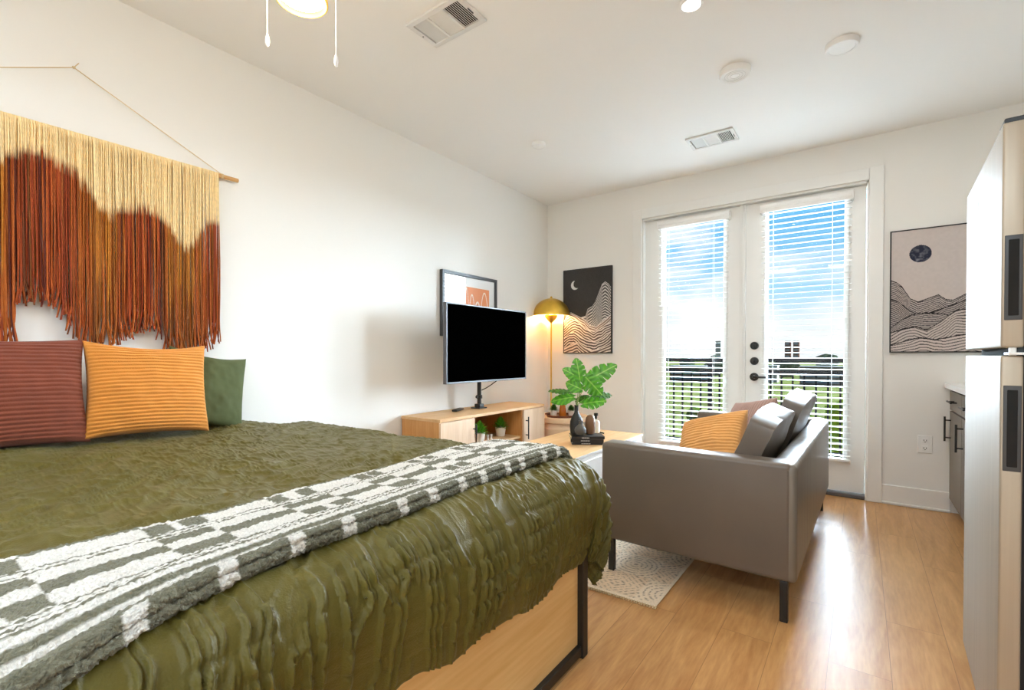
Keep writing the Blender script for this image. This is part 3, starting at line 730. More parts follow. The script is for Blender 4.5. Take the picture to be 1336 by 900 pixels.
bm = B(); box(bm, (.024, -1.708, .374), (CXF-.012, -1.080, .394), .001); obj('shelf', bm, M['oakY'], t)
for (a, b_, hy) in ((CY0+.003, -1.722, -1.738), (-1.066, CY1-.003, -1.036)):
    bm = B(); box(bm, (CXF-.002, a, .104), (CXF+.016, b_, CZT-.026), .0015); d = obj('door', bm, M['oakZ'], t)
    bm = B(); z0, z1 = (.385, .575) if hy < -1.5 else (.365, .560)
    tube(bm, [(CXF+.045, hy, z0), (CXF+.045, hy, z1)], .0055, 10)
    for z in (z0+.035, z1-.035): tube(bm, [(CXF+.014, hy, z), (CXF+.045, hy, z)], .0045, 8)
    obj('handle', bm, M['black'], d, True)
for x in (.05, CXF-.05):
    for y in (CY0+.06, CY1-.06):
        bm = B(); lathe(bm, [(.014, 0), (.02, .10)], (x, y, 0), 14); obj('leg', bm, M['black'], t, True)
# television on a clamp pole
t = empty('television', (.2, -1.42, CZT), 0, 'flat black television raised on a black desk pole above the oak console', 'television')
TY0, TY1, TZ0, TZ1, TX = -2.003, -0.995, .888, 1.481, .392
bm = B(); w = .011
for a in ((TY0, TZ0, TY0+w, TZ1), (TY1-w, TZ0, TY1, TZ1), (TY0+w, TZ0, TY1-w, TZ0+.014), (TY0+w, TZ1-w, TY1-w, TZ1)): box(bm, (TX-.030, a[0], a[1]), (TX+.004, a[2], a[3]), .002)
obj('bezel', bm, M['silver'], t)
bm = B(); box(bm, (TX-.020, TY0+w-.001, TZ0+.013), (TX+.001, TY1-w+.001, TZ1-w+.001)); obj('screen', bm, M['screen'], t)
bm = B(); box(bm, (TX-.030, TY0+.004, TZ0+.004), (TX-.018, TY1-.004, TZ1-.004), .004); box(bm, (TX-.062, TY0+.18, TZ0+.05), (TX-.028, TY1-.18, TZ0+.40), .02, 3); obj('back_cover', bm, M['blackp'], t, True)
PX, PY_ = .165, -1.365
bm = B(); box(bm, (PX-.055, PY_-.05, CZT), (PX+.045, PY_+.05, CZT+.010), .003); box(bm, (PX-.03, PY_-.03, CZT+.01), (PX+.03, PY_+.03, CZT+.04), .006); obj('stand_base', bm, M['black'], t)
bm = B(); tube(bm, [(PX, PY_, CZT+.01), (PX, PY_, 1.22)], .0175, 16); obj('pole', bm, M['black'], t, True)
bm = B(); lathe(bm, [(.026, 0), (.026, .028)], (PX, PY_, CZT+.085), 18); tube(bm, [(PX, PY_, CZT+.10), (PX+.005, PY_-.045, CZT+.10)], .009, 10); obj('collar', bm, M['black'], t, True)
bm = B(); box(bm, (PX-.02, PY_-.022, 1.14), (TX-.055, PY_+.022, 1.18), .006); box(bm, (TX-.07, PY_-.06, 1.10), (TX-.058, PY_+.06, 1.22), .003); obj('mount_arm', bm, M['black'], t)
bm = B(); tube(bm, bez((TX-.03, -1.28, .93), (PX+.05, -1.30, .82), (PX+.018, PY_+.01, .80), 10), .004, 8); obj('cable', bm, M['black'], t, True)
# remote
t = empty('remote_control', (.12, -1.70, CZT), 0, 'black remote control lying on the oak console in front of the pole', 'remote')
R = Matrix.Translation((.150, -1.615, CZT)) @ Matrix.Rotation(math.radians(22), 4, 'Z')
bm = B(); box(bm, (-.022, -.085, .002), (.022, .085, .020), .007, 3, M=R); obj('case', bm, M['blackp'], t, True)
bm = B()
for k in range(6):
    for j in (-.010, .0, .010): box(bm, (j-.003, -.065+k*.02, .019), (j+.003, -.057+k*.02, .0215), .001, 1, M=R)
obj('button_pad', bm, M['frame'], t)
# ---------------------------------------------------------------- little potted plants
def spiky(t, x, y, z, r, h, m_, seed, soilr):
    rg = random.Random(seed); bm = B()
    for k in range(64):
        f = k/64; a = k*2.39996; el = .15+1.35*f
        base = Vector((x+math.cos(a)*soilr*.5*(1-f), y+math.sin(a)*soilr*.5*(1-f), z+f*h*.45))
        L_ = (h*.55)*(1-.35*f)*rg.uniform(.85, 1.15)
        d = Vector((math.cos(a)*math.cos(el), math.sin(a)*math.cos(el), math.sin(el)))
        if d.z < .1: d.z = .1
        d.normalize(); sd = d.cross(Vector((0, 0, 1))); sd = sd.normalized() if sd.length > .01 else Vector((1, 0, 0)); up = sd.cross(d)
        wd = r*.21; pts = []
        for s, w_ in ((0, .5), (.45, 1), (.8, .6), (1, .02)):
            c_ = base + d*min(L_, r/max(.25, math.cos(el)))*s - Vector((0, 0, 1))*.12*L_*s*s*math.cos(el)
            pts.append((bm.verts.new(c_-sd*wd*w_), bm.verts.new(c_+up*wd*.35*(1-s)), bm.verts.new(c_+sd*wd*w_)))
        for i in range(3):
            bm.faces.new((pts[i][0], pts[i][1], pts[i+1][1], pts[i+1][0])); bm.faces.new((pts[i][1], pts[i][2], pts[i+1][2], pts[i+1][1]))
    obj('foliage', bm, m_, t, True)
def potted(name, x, y, z, pr, ph, fr2, fh, label, m_, seed, group=None):
    t = empty(name, (x, y, z), 0, label, 'plant', group)
    bm = B(); lathe(bm, [(pr*.74, 0), (pr*.78, .002), (pr, ph-.004), (pr*.99, ph), (pr*.9, ph), (pr*.86, ph-.012)], (x, y, z), 28); obj('pot', bm, M['pot'], t, True)
    bm = B(); lathe(bm, [(pr*.9, 0), (pr*.5, .003), (.001, .004)], (x, y, z+ph-.010), 20); obj('soil', bm, M['soil'], t, True)
    spiky(t, x, y, z+ph-.008, fr2, fh, m_, seed, pr)
SZ = .394
potted('potted_plant', .305, -1.530, SZ, .047, .080, .062, .132, 'small potted green plant on the console shelf, nearest the left cupboard door', M['succ'], 5)
potted('potted_plant', .255, -1.185, SZ, .047, .078, .060, .128, 'small potted green plant on the console shelf, nearest the right cupboard door', M['succ'], 9)
for (x, y, s, lb) in ((.29, -1.405, 1.0, 'small white candle holder on the console shelf, nearer the left plant'), (.29, -1.36, .95, 'small white candle holder on the console shelf, farther from the left plant')):
    bm = B(); lathe(bm, [(.011*s, 0), (.011*s, .004), (.0065, .012), (.0075, .030), (.012*s, .040*s), (.012*s, .044*s), (.008, .043*s), (.004, .038*s)], (x, y, SZ), 20)
    tag(obj('candle_holder', bm, M['pot'], None, True, origin=(x, y, SZ)), lb, 'candle holder')

# ================================================================== corner: lamp and drum table
t = empty('drum_table', (.395, -.40, 0), 0, 'round blond wood drum side table in the corner under the brass lamp', 'side table')
dc = (.395, -.40, 0)
bm = B(); lathe(bm, [(.262, .458), (.270, .462), (.270, .500), (.266, .505), (.001, .505)], dc, 64); obj('top', bm, M['drumtop'], t, True)
bm = B(); lathe(bm, [(.20, .02), (.235, .022), (.245, .40), (.225, .425), (.215, .458)], dc, 64); obj('body', bm, M['drumtop'], t, True)
bm = B(); lathe(bm, [(.19, 0), (.19, .022)], dc, 40); obj('plinth', bm, M['drumtop'], t, True)
LX, LY = .215, -.27
t = empty('floor_lamp', (.10, -.10, 0), 0, 'tall thin brass lamp with a lit half-dome shade in the corner', 'lamp')
LX, LY = .118, -.118
q = at(717.5, 411, 1, LY)
bm = B(); lathe(bm, [(.09, 0), (.09, .012), (.075, .020), (.012, .026)], (LX, LY, 0), 40); obj('base', bm, M['brass'], t, True)
bm = B(); tube(bm, [(LX, LY, .02), (LX, LY, 1.52)], .0075, 14); obj('pole', bm, M['brass'], t, True)
RD = .200; ZR = 1.515
prof = [(RD*math.cos(a), ZR+RD*.94*math.sin(a)) for a in np.linspace(0, PI/2*.985, 16)]
prof2 = [(r_*.975, ZR+(z_-ZR)*.97) for r_, z_ in prof]
bm = B(); lathe(bm, prof2[::-1]+prof, (LX, LY, 0), 56, caps=False); sh = obj('lamp_shade', bm, M['brass'], t, True)
bm = B(); lathe(bm, [(.012, 0), (.012, .016), (.004, .024)], (LX, LY, ZR+RD*.94-.002), 14); obj('finial', bm, M['brass'], sh, True)
bm = B(); lathe(bm, [(.008, ZR-.075), (.03, ZR-.055), (.062, ZR-.02), (.07, ZR+.005), (.05, ZR+.02)], (LX, LY, 0), 32, caps=False); obj('cup', bm, M['brass'], t, True)
bm = B(); bmesh.ops.create_uvsphere(bm, u_segments=20, v_segments=14, radius=.030, matrix=Matrix.Translation((LX, LY, ZR+.050))); obj('bulb', bm, M['bulb'], t, True)
TZ = .505
t = empty('wooden_tray', (.45, -.50, TZ), 0, 'dark walnut tray on the round drum table', 'tray')
tc_ = (.455, -.485, TZ)
bm = B(); lathe(bm, [(.001, .003), (.125, .003), (.132, .006), (.138, .022), (.144, .022), (.138, .001), (.001, .0005)], tc_, 48, caps=False); obj('dish', bm, M['tray'], t, True)
bm = B(); box(bm, (tc_[0]-.150, tc_[1]-.055, TZ+.012), (tc_[0]-.128, tc_[1]+.02, TZ+.030), .005); obj('handle', bm, M['tray'], t)
potted('potted_plant', .388, -.512, TZ+.004, .036, .056, .060, .085, 'small white-potted plant on the walnut tray, beneath the monstera leaves at left', M['succd'], 21)
potted('potted_plant', .518, -.398, TZ+.004, .032, .052, .050, .080, 'small white-potted plant on the walnut tray, behind the tall black vase', M['succd'], 22)
t = empty('amber_bottle', (.455, -.455, TZ+.004), 0, 'amber brown glass bottle on the walnut tray between two small plants', 'bottle')
ac = (.455, -.455, TZ+.004)
bm = B(); lathe(bm, [(.034, 0), (.036, .004), (.034, .05), (.026, .10), (.022, .135), (.022, .15), (.018, .15)], ac, 28); obj('bottle_body', bm, M['amber'], t, True)
bm = B(); lathe(bm, [(.020, .15), (.020, .165), (.001, .166)], ac, 20); obj('stopper', bm, M['tray'], t, True)

# ================================================================== coffee table and what stands on it
t = empty('coffee_table', (1.06, -1.25, 0), 0, 'box-shaped coffee table with light oak top and pale sides, beside the sofa', 'coffee table')
KX0, KX1, KY0, KY1, KZ = .765, 1.342, -1.93, -.672, .45
bm = B(); box(bm, (KX0, KY0, KZ-.020), (KX1, KY1, KZ), .002); obj('top', bm, M['oakY'], t)
bm = B(); box(bm, (KX1-.003, KY0, KZ-.0185), (KX1+.0015, KY1, KZ-.0015)); obj('edge_band', bm, M['pale'], t)
bm = B(); box(bm, (KX0+.01, KY0+.01, .06), (KX1-.006, KY1-.006, KZ-.024), .002); obj('body', bm, M['pale'], t)
bm = B(); box(bm, (KX1-.006, KY0+.03, .10), (KX1+.010, -1.31, KZ-.045), .002); dr = obj('drawer', bm, M['pale'], t)
bm = B(); box(bm, (KX1-.006, -1.30, .10), (KX1+.010, KY1-.03, KZ-.045), .002); dr = obj('drawer', bm, M['pale'], t)
bm = B(); box(bm, (KX0+.03, KY0+.03, 0), (KX1-.03, KY1-.03, .06)); obj('plinth', bm, M['black'], t)
# books
bc = Vector((1.155, -1.315, KZ)); ba = YAW+math.radians(-2)
zz = KZ
for k, (th, w, l, da_, lb) in enumerate(((.018, .16, .225, .0, 'black-covered book at the bottom of the stack on the coffee table'),
                                     (.022, .16, .235, -.05, 'black-covered book in the middle of the stack on the coffee table'),
                                     (.020, .16, .240, .03, 'black-covered book on top of the stack, under the vases'))):
    R = Matrix.Translation((bc.x, bc.y, zz)) @ Matrix.Rotation(ba+da_, 4, 'Z')
    t = empty('book', (bc.x, bc.y, zz), 0, lb, 'book', 'books stacked on the coffee table')
    bm = B(); box(bm, (-l/2, -w/2, 0), (l/2, w/2, .0025), .0006, 1, M=R); box(bm, (-l/2, -w/2, th-.0025), (l/2, w/2, th), .0006, 1, M=R); box(bm, (-l/2, -w/2, 0), (l/2, -w/2+.003, th), .0006, 1, M=R); obj('cover', bm, M['cover'], t)
    bm = B(); box(bm, (-l/2+.003, -w/2+.003, .0025), (l/2-.003, w/2-.004, th-.0025), M=R); obj('pages', bm, M['paper'], t)
    bm = B(); x_ = -.045 if k else -.045
    while x_ < (.015 if k < 2 else .005):
        bw = random.uniform(.004, .008); box(bm, (x_, -w/2-.0006, th*.32), (x_+bw, -w/2+.001, th*.62), M=R); x_ += bw+.003
    obj('spine_print', bm, M['ink'], t)
    zz += th+.0003
BT = zz
_fh = Vector((-math.sin(YAW), math.cos(YAW), 0))
bp_ = lambda a, b_: bc + _r*a + _fh*b_
q = bp_(-.050, -.036)
bm = B(); lathe(bm, [(.012, 0), (.026, .003), (.040, .022), (.043, .040), (.038, .058), (.020, .076), (.012, .084), (.011, .102), (.014, .108), (.010, .107), (.008, .09)], (q.x, q.y, BT), 32)
tag(obj('bud_vase', bm, M['vgrey'], None, True, origin=(q.x, q.y, BT)), 'small round charcoal bud vase on the stack of books', 'vase')
q = bp_(-.066, .056); VASE = Vector((q.x, q.y, BT))
bm = B(); lathe(bm, [(.040, 0), (.046, .004), (.050, .05), (.048, .09), (.036, .125), (.020, .150), (.015, .165), (.015, .205), (.018, .212), (.013, .211), (.011, .18)], (q.x, q.y, BT), 32)
tag(obj('bottle_vase', bm, M['vblack'], None, True, origin=(q.x, q.y, BT)), 'tall black bottle vase holding the monstera stems on the books', 'vase')
q = bp_(.034, .035)
bm = B(); lathe(bm, [(.024, 0), (.032, .004), (.037, .04), (.038, .085), (.033, .12), (.022, .138), (.012, .142), (.010, .138)], (q.x, q.y, BT), 32)
tag(obj('oval_vase', bm, M['vbrown'], None, True, origin=(q.x, q.y, BT)), 'brown rounded vase at the right of the black vase on the books', 'vase')
q = at(777.5, 566, 2, KZ)
t = empty('dispenser_bottle', (q.x, q.y, KZ), 0, 'white bottle with a black cap behind the brown vase', 'bottle')
bm = B(); lathe(bm, [(.026, 0), (.030, .004), (.031, .095), (.024, .110), (.012, .116), (.012, .125)], (q.x, q.y, KZ), 24); obj('bottle_body', bm, M['pot'], t, True)
bm = B(); lathe(bm, [(.010, .125), (.010, .150), (.017, .150), (.017, .172), (.001, .174)], (q.x, q.y, KZ), 18); obj('cap', bm, M['blackp'], t, True)
q2 = at(783, 566, 2, KZ)
bm = B(); tube(bm, [q2+Vector((-.05, -.01, .006)), q2+Vector((-.01, 0, .014)), q2+Vector((.03, .012, .006))], .006, 8)
tag(obj('marker_pen', bm, M['blackp'], None, True, origin=(q2.x, q2.y, KZ)), 'short black stick lying on the coffee table behind the books', 'pen')
# monstera
t = empty('monstera_cutting', (VASE.x, VASE.y, BT+.18), 0, 'bright green monstera leaves standing in the tall black vase', 'plant')
OUT = [(0, 0), (.06, .16), (.0, .30), (-.06, .40), (.02, .50)]
def mleaf(base, tip, nrm, wid, m_, seed):
    notch = seed in (1, 3, 4, 8, 9)
    rg = random.Random(seed)
    base = Vector(base); tip = Vector(tip); ax = tip-base; L_ = ax.length; ax.normalize()
    nrm = Vector(nrm); nrm = (nrm-ax*nrm.dot(ax)).normalized(); sd = ax.cross(nrm)
    NL = 60; NW = 9
    rows = []
    def half(f):
        # heart outline: lobes behind the base, widest at a third, pointed tip
        return wid*(1.02*(max(f+.16, 0)/.44)**.55 if f < .28 else (max(0, 1-((f-.28)/.72)**1.9))**.75)
    bm = B()
    for side in (-1, 1):
        grid = []
        for i in range(NL+1):
            f = -.16+1.16*i/NL
            hw = half(f)
            if notch and f > .12 and f < .92:
                ph = ((f+.03*side)*4.4) % 1.0
                if ph > .87: hw *= .50
                elif ph > .81: hw *= .80
            row = []
            inner = wid*.5*max(0, -f)/.16*.6 if f < 0 else 0
            for j in range(NW+1):
                g = j/NW; w_ = inner+(hw-inner)*g if hw > inner else inner
                sweep = .14*L_*(g**1.5)*(1 if f > 0 else .3)*(w_/wid)
                bend = -.10*L_*max(f, 0)**2*1.2 - .16*w_*w_/wid + .014*L_*math.sin(f*38)*g
                row.append(bm.verts.new(base+ax*(L_*f*.94+sweep*.5)+sd*side*w_+nrm*bend))
            grid.append(row)
        for i in range(NL):
            for j in range(NW):
                try: bm.faces.new((grid[i][j], grid[i+1][j], grid[i+1][j+1], grid[i][j+1]))
                except Exception: pass
    lay = bm.verts.layers.float_color.new('Col')
    c1 = L3(88, 166, 26); c2 = L3(34, 104, 18); c3 = L3(150, 196, 90)
    for v in bm.verts:
        d_ = v.co-base; f = d_.dot(ax)/L_; g = abs(d_.dot(sd))/max(wid, .001)
        q_ = .5+.5*math.sin((f-.25*g)*4.4*2*PI)
        cc = c1*(.35+.65*q_)+c2*(.65-.65*q_)
        if g < .05: cc = c3
        if m_.name.startswith('dark'): cc = cc*.45  # edge-on and rear leaves: their shade is put into the colour
        v[lay] = (cc[0], cc[1], cc[2], 1)
    bmesh.ops.remove_doubles(bm, verts=bm.verts[:], dist=.0003)
    o = obj('leaf', bm, M['leafv'], t, True, 60)
    return o
vplane = VASE
def vp(px, py, dd=0.0):
    """point at the monstera's distance (plus dd metres farther)"""
    d = _f + _r*((px-668)/FPX) + _u*((PROW-py)/FPX)
    D = (VASE-CAM).dot(_f)+dd
    return CAM + d*D
toC = (CAM-VASE).normalized(); UPV = Vector((0, 0, 1))
leaves = [((757, 497), (752, 464), .0, .045, 'leaf', (0.15, .5), 1), ((757, 494), (734, 479), .02, .040, 'leaf', (-.2, .6), 2),
          ((766, 497), (808, 472), -.02, .055, 'leaf', (.15, .35), 3), ((764, 492), (788, 516), -.05, .058, 'leaf', (.1, .25), 4),
          ((759, 508), (737, 497), -.03, .040, 'leaf', (-.1, .3), 5), ((745, 511), (714, 507), .05, .030, 'leafd', (-.1, 1.6), 6),
          ((748, 518), (716, 522), -.02, .042, 'leaf', (-.1, .75), 7), ((760, 527), (793, 520), -.04, .045, 'leaf', (.1, .8), 8),
          ((772, 516), (801, 513), .06, .036, 'leafd', (.1, .9), 9), ((752, 522), (770, 515), .05, .024, 'leafd', (0, .8), 10)]
mouth = VASE+Vector((0, 0, .205))
for (b_, tp, dd, wd, mm_, tl, sd_) in leaves:
    b3 = vp(*b_, dd); t3 = vp(*tp, dd+.03*(1 if sd_ % 2 else -1)); nr = toC + _r*tl[0] + UPV*tl[1]
    mleaf(b3, t3, nr, wd*1.32, M[mm_], sd_)
    bm = B(); tube(bm, bez(mouth, (mouth*.4+b3*.6)+Vector((0, 0, .03)), b3+(t3-b3)*.04, 10), .0024, 7); obj('stem', bm, M['stem'], t, True)

# ================================================================== sofa
SX0, SX1, SY0, SY1 = 1.715, 2.585, -2.250, -.455
srz = math.radians(-.9)
sofa = empty('sofa', (2.15, -2.25, 0), 0, 'grey-brown faux leather two-seat sofa on thin black legs', 'sofa')
def puffbox(bm, lo, hi, bev, seg=4, sag=0.0, M_=None):
    vs = box(bm, lo, hi, bev, seg, M=M_); return vs
bm = B(); box(bm, (SX0, SY0, .165), (SX1-.02, SY0+.125, .655), .022, 4); obj('armrest', bm, M['sofa'], sofa, True, 60)
bm = B(); box(bm, (SX0, SY1-.125, .165), (SX1-.02, SY1, .655), .022, 4); obj('armrest', bm, M['sofa'], sofa, True, 60)
bm = B(); vs = box(bm, (SX1-.105, SY0+.004, .165), (SX1, SY1-.004, .652), .024, 4)
obj('back_frame', bm, M['sofaback'], sofa, True, 60)
bm = B(); box(bm, (SX0+.015, SY0+.12, .165), (SX1-.13, SY1-.12, .30), .015, 3); obj('seat_base', bm, M['sofa'], sofa, True)
bm = B()
for yy in (SY0-.0015,):
    tube(bm, [(SX0+.02, SY0+.004, .628), (SX1-.03, SY0+.004, .628)], .0035, 6)
obj('piping', bm, M['sofa'], sofa, True)
ym = (SY0+SY1)/2
for (a, b_) in ((SY0+.13, ym-.003), (ym+.003, SY1-.13)):
    bm = B(); vs = box(bm, (SX0+.01, a, .30), (SX1-.14, b_, .455), .04, 5); obj('seat_cushion', bm, M['sofa'], sofa, True, 60)
def softcush(w, h, th, seed):
    n = 40; us = np.linspace(-1, 1, n); U, V = np.meshgrid(us, us, indexing='ij')
    out = []
    for sg in (-1, 1):
        k = 3.2
        pr = (np.clip(1-np.abs(U)**9, 0, 1)**.35)*(np.clip(1-np.abs(V)**7, 0, 1)**.35)
        T = th/2*(.72+.28*(1-U**2)*(1-V**2)**.5)*np.where((np.abs(U) > .999) | (np.abs(V) > .999), 1, 1)
        T = T + .012*(vnoise(U*2.4+7, V*2.4+7, seed)-.5)
        cor = 1-.035*(np.abs(U)**6*np.abs(V)**6)
        out.append(np.stack([U*w/2*cor, sg*T, V*h/2*cor + .034*(1-np.abs(U)**2.5)*np.clip(V, 0, 1)**2], -1))
    f, b_ = out
    bm = bmesh.new()
    def add(P):
        return [[bm.verts.new(P[i, j]) for j in range(P.shape[1])] for i in range(P.shape[0])]
    vf = add(f); vb = add(b_)
    for i in range(n-1):
        for j in range(n-1):
            bm.faces.new((vf[i][j], vf[i+1][j], vf[i+1][j+1], vf[i][j+1])); bm.faces.new((vb[i][j], vb[i][j+1], vb[i+1][j+1], vb[i+1][j]))
    bnd = [(i, 0) for i in range(n)] + [(n-1, j) for j in range(1, n)] + [(i, n-1) for i in range(n-2, -1, -1)] + [(0, j) for j in range(n-2, 0, -1)]
    for q_ in range(len(bnd)):
        a, c_ = bnd[q_], bnd[(q_+1) % len(bnd)]
        bm.faces.new((vf[a[0]][a[1]], vf[c_[0]][c_[1]], vb[c_[0]][c_[1]], vb[a[0]][a[1]]))
    return bm
for (yc, w, xc, tl, zc, sd_) in ((-1.765, .70, 2.362, -22, .612, 4), (-1.005, .78, 2.405, -20, .645, 9)):
    bm = softcush(w, .40, .150, sd_)
    bmesh.ops.bevel(bm, geom=[e for e in bm.edges if e.calc_face_angle(0) > .9], offset=.026, segments=3, affect='EDGES')
    R = Matrix.Translation((xc, yc, zc)) @ Matrix.Rotation(-PI/2, 4, 'Z') @ Matrix.Rotation(math.radians(tl), 4, 'X')
    bmesh.ops.transform(bm, matrix=R, verts=bm.verts[:])
    obj('back_cushion', bm, M['sofa'], sofa, True, 70)
for (x, y) in ((SX0+.04, SY0+.004), (SX1-.062, SY0+.004), (SX0+.04, SY1-.032), (SX1-.062, SY1-.032)):
    bm = B(); box(bm, (x, y, 0), (x+.030, y+.030, .17), .003); obj('leg', bm, M['black'], sofa)
sofa.rotation_euler = (0, 0, srz)
cushion('throw_pillow', .36, .38, .15, M['ochrel'], (2.170, -1.900, .625), (math.radians(-38), math.radians(-16), math.radians(-12)), 'ochre corduroy cushion on the sofa leaning over the near armrest', 'pillow', ridges=22, seed=31, vertical=False)
cushion('throw_pillow', .42, .42, .15, M['mauve'], (2.215, -1.14, .610), (math.radians(-18), math.radians(-10), math.radians(-46)), 'mauve pink corduroy cushion on the sofa behind the ochre one', 'pillow', ridges=22, seed=37, vertical=True)
# ---------------------------------------------------------------- rug
us = np.arange(0, 1.55, .006); vs = np.arange(0, 1.68, .006)
U, V = np.meshgrid(us, vs, indexing='ij')
Xr = .53+U; Yr = -2.46+V
wv_ = .012*np.sin(U*9)*(V < .05)
ed = np.minimum(np.minimum(U, 1.55-U), np.minimum(V, 1.68-V))
P = np.stack([Xr, Yr-.012*np.sin(U*2.2)*(1-np.clip(V, 0, 1)), .008+.002*vnoise(U*60, V*60, 71)+.001*np.sin(V*320)], -1)
base = L3(232, 214, 190); gd = L3(96, 84, 76); tan_ = L3(222, 192, 158)
cellu = np.floor(U/.24).astype(int); cellv = np.floor(V/.24).astype(int)
fu = U/.24-np.floor(U/.24)-.5; fv = V/.24-np.floor(V/.24)-.5
rr_ = np.hypot(fu, fv); par = (cellu+cellv) % 2
ln = np.where(par == 0, np.sin((rr_)*62), np.sin((np.abs(fu)+np.abs(fv))*48)) > .72
ln &= (np.sin(V*260+U*40) > -.6)
c = np.where(ln[..., None], gd*.7+base*.3, np.where((par == 0)[..., None], base, tan_*.5+base*.5))
c = np.where((ed < .02)[..., None], base*1.02, c)
t = empty('area_rug', (1.3, -1.6, 0), 0, 'cream woven rug with dark dotted pattern under the sofa front', 'rug')
finish('rug_weave', grid_mesh('rug_weave', P, c), M['rug'], t, True)
bm = B(); box(bm, (.532, -2.452, .001), (2.074, -.785, .007)); obj('rug_backing', bm, M['cream'], t)
bm = B()
for x in np.arange(.53, 2.08, .012):
    yy = -2.46-.012*math.sin((x-.53)*2.2); tube(bm, [(x, yy+.004, .008), (x+random.uniform(-.003, .003), yy-.010, .004)], .0035, 5)
fo = obj('fringe_edge', bm, M['cream'], t, True); fo['kind'] = 'stuff'

# ================================================================== kitchen edge: cabinet, worktop, refrigerator
t = empty('base_cabinet', (3.6, -.6, 0), 0, 'grey base cabinet with drawer over a door, black bar handles, by the far wall', 'cabinet')
KF = 3.292
bm = B(); box(bm, (KF+.02, -1.98, .10), (RX-.004, -.004, .868)); obj('carcass', bm, M['cab'], t)
bm = B(); box(bm, (KF+.08, -1.98, 0), (RX-.004, -.03, .10)); obj('toe_kick', bm, M['dark'], t)
yb = -.006
for (w,) in ((.48,), (.48,), (.48,), (.48,)):
    bm = B(); box(bm, (KF, yb-w+.003, .722), (KF+.02, yb-.003, .852), .0015); d = obj('drawer', bm, M['cab'], t)
    bm = B(); tube(bm, [(KF-.032, yb-w/2-.08, .788), (KF-.032, yb-w/2+.08, .788)], .006, 10)
    for s in (-.05, .05): tube(bm, [(KF, yb-w/2+s, .788), (KF-.032, yb-w/2+s, .788)], .0045, 8)
    obj('handle', bm, M['black'], d, True)
    bm = B(); box(bm, (KF, yb-w+.003, .102), (KF+.02, yb-.003, .712), .0015); d = obj('door', bm, M['cab'], t)
    bm = B(); tube(bm, [(KF-.032, yb-.055, .505), (KF-.032, yb-.055, .675)], .006, 10)
    for s in (.53, .65): tube(bm, [(KF, yb-.055, s), (KF-.032, yb-.055, s)], .0045, 8)
    obj('handle', bm, M['black'], d, True)
    yb -= w
bm = B(); box(bm, (KF-.03, -1.99, .872), (RX-.003, -.003, .905), .003); tag(obj('worktop', bm, M['counter'], None, origin=(3.6, -1, .872)), 'white quartz worktop lying on the grey base cabinet', 'worktop')
# refrigerator
FRX, FRY = 3.094, -2.125
frz = math.radians(-2.3)
fr0 = empty('refrigerator', (FRX, FRY, 0), 0, 'tall stainless steel top-freezer refrigerator at the right edge', 'refrigerator')
fy0, fy1 = FRY-.70, FRY
bm = B(); box(bm, (FRX+.062, fy0+.006, .03), (RX-.10, fy1-.006, 1.668), .004); obj('body', bm, M['blackp'], fr0)
bm = B(); box(bm, (FRX+.040, fy0+.004, .04), (FRX+.064, fy1-.012, 1.664)); obj('gasket', bm, M['dark'], fr0)
def fdoor(z0, z1, pz0, pz1, name):
    bm = B(); box(bm, (FRX, fy0, z0), (FRX+.040, fy1, z1), .005, 3)
    # recess for the grip in the near edge
    bm.normal_update()
    for f_ in bm.faces:
        if f_.normal.y < -.6: f_.material_index = 1
    d = obj(name, bm, [M['steel'], M['steel2']], fr0, True, 40)
    bm = B(); x0, x1 = FRX+.005, FRX+.037; y = fy0-.0015
    box(bm, (x0, y, pz0), (x1, fy0+.002, pz1), .010, 4); p_ = obj('handle_surround', bm, M['frame'], d, True)
    bm = B(); box(bm, (x0+.006, y-.001, pz0+.010), (x1-.006, fy0+.003, pz1-.010), .006, 3); obj('handle_pocket', bm, M['dark'], d, True)
    return d
d = fdoor(1.118, 1.668, 1.185, 1.392, 'freezer_door')
bm = B(); tq = at(1280.5, 249, 0, FRX); box(bm, (FRX-.001, -2.412, 1.553), (FRX+.001, -2.404, 1.578)); obj('badge', bm, M['frame'], d)
d = fdoor(.06, 1.098, .815, 1.025, 'fresh_food_door')
bm = B(); box(bm, (FRX+.012, fy0-.012, 1.100), (FRX+.10, fy0+.05, 1.106), .001); box(bm, (FRX+.05, fy0-.016, 1.094), (FRX+.12, fy0+.02, 1.100), .001); tube(bm, [(FRX+.022, fy0+.012, 1.092), (FRX+.022, fy0+.012, 1.122)], .007, 10); tube(bm, [(FRX+.09, fy0-.014, 1.103), (FRX+.09, fy0-.020, 1.103)], .006, 8)
obj('hinge', bm, M['white'], fr0, True)
bm = B(); box(bm, (FRX+.004, fy0+.01, 1.668), (FRX+.12, fy0+.08, 1.682), .003); obj('hinge_cover', bm, M['blackp'], fr0)
for y in (fy0+.05, fy1-.05):
    bm = B(); lathe(bm, [(.018, 0), (.018, .03)], (FRX+.075, y, 0), 14); obj('foot', bm, M['blackp'], fr0, True)
bm = B(); box(bm, (FRX+.02, fy1-.012, .035), (FRX+.05, fy1+.004, .055), .003); obj('lower_hinge', bm, M['white'], fr0)
fr0.rotation_euler = (0, 0, frz)

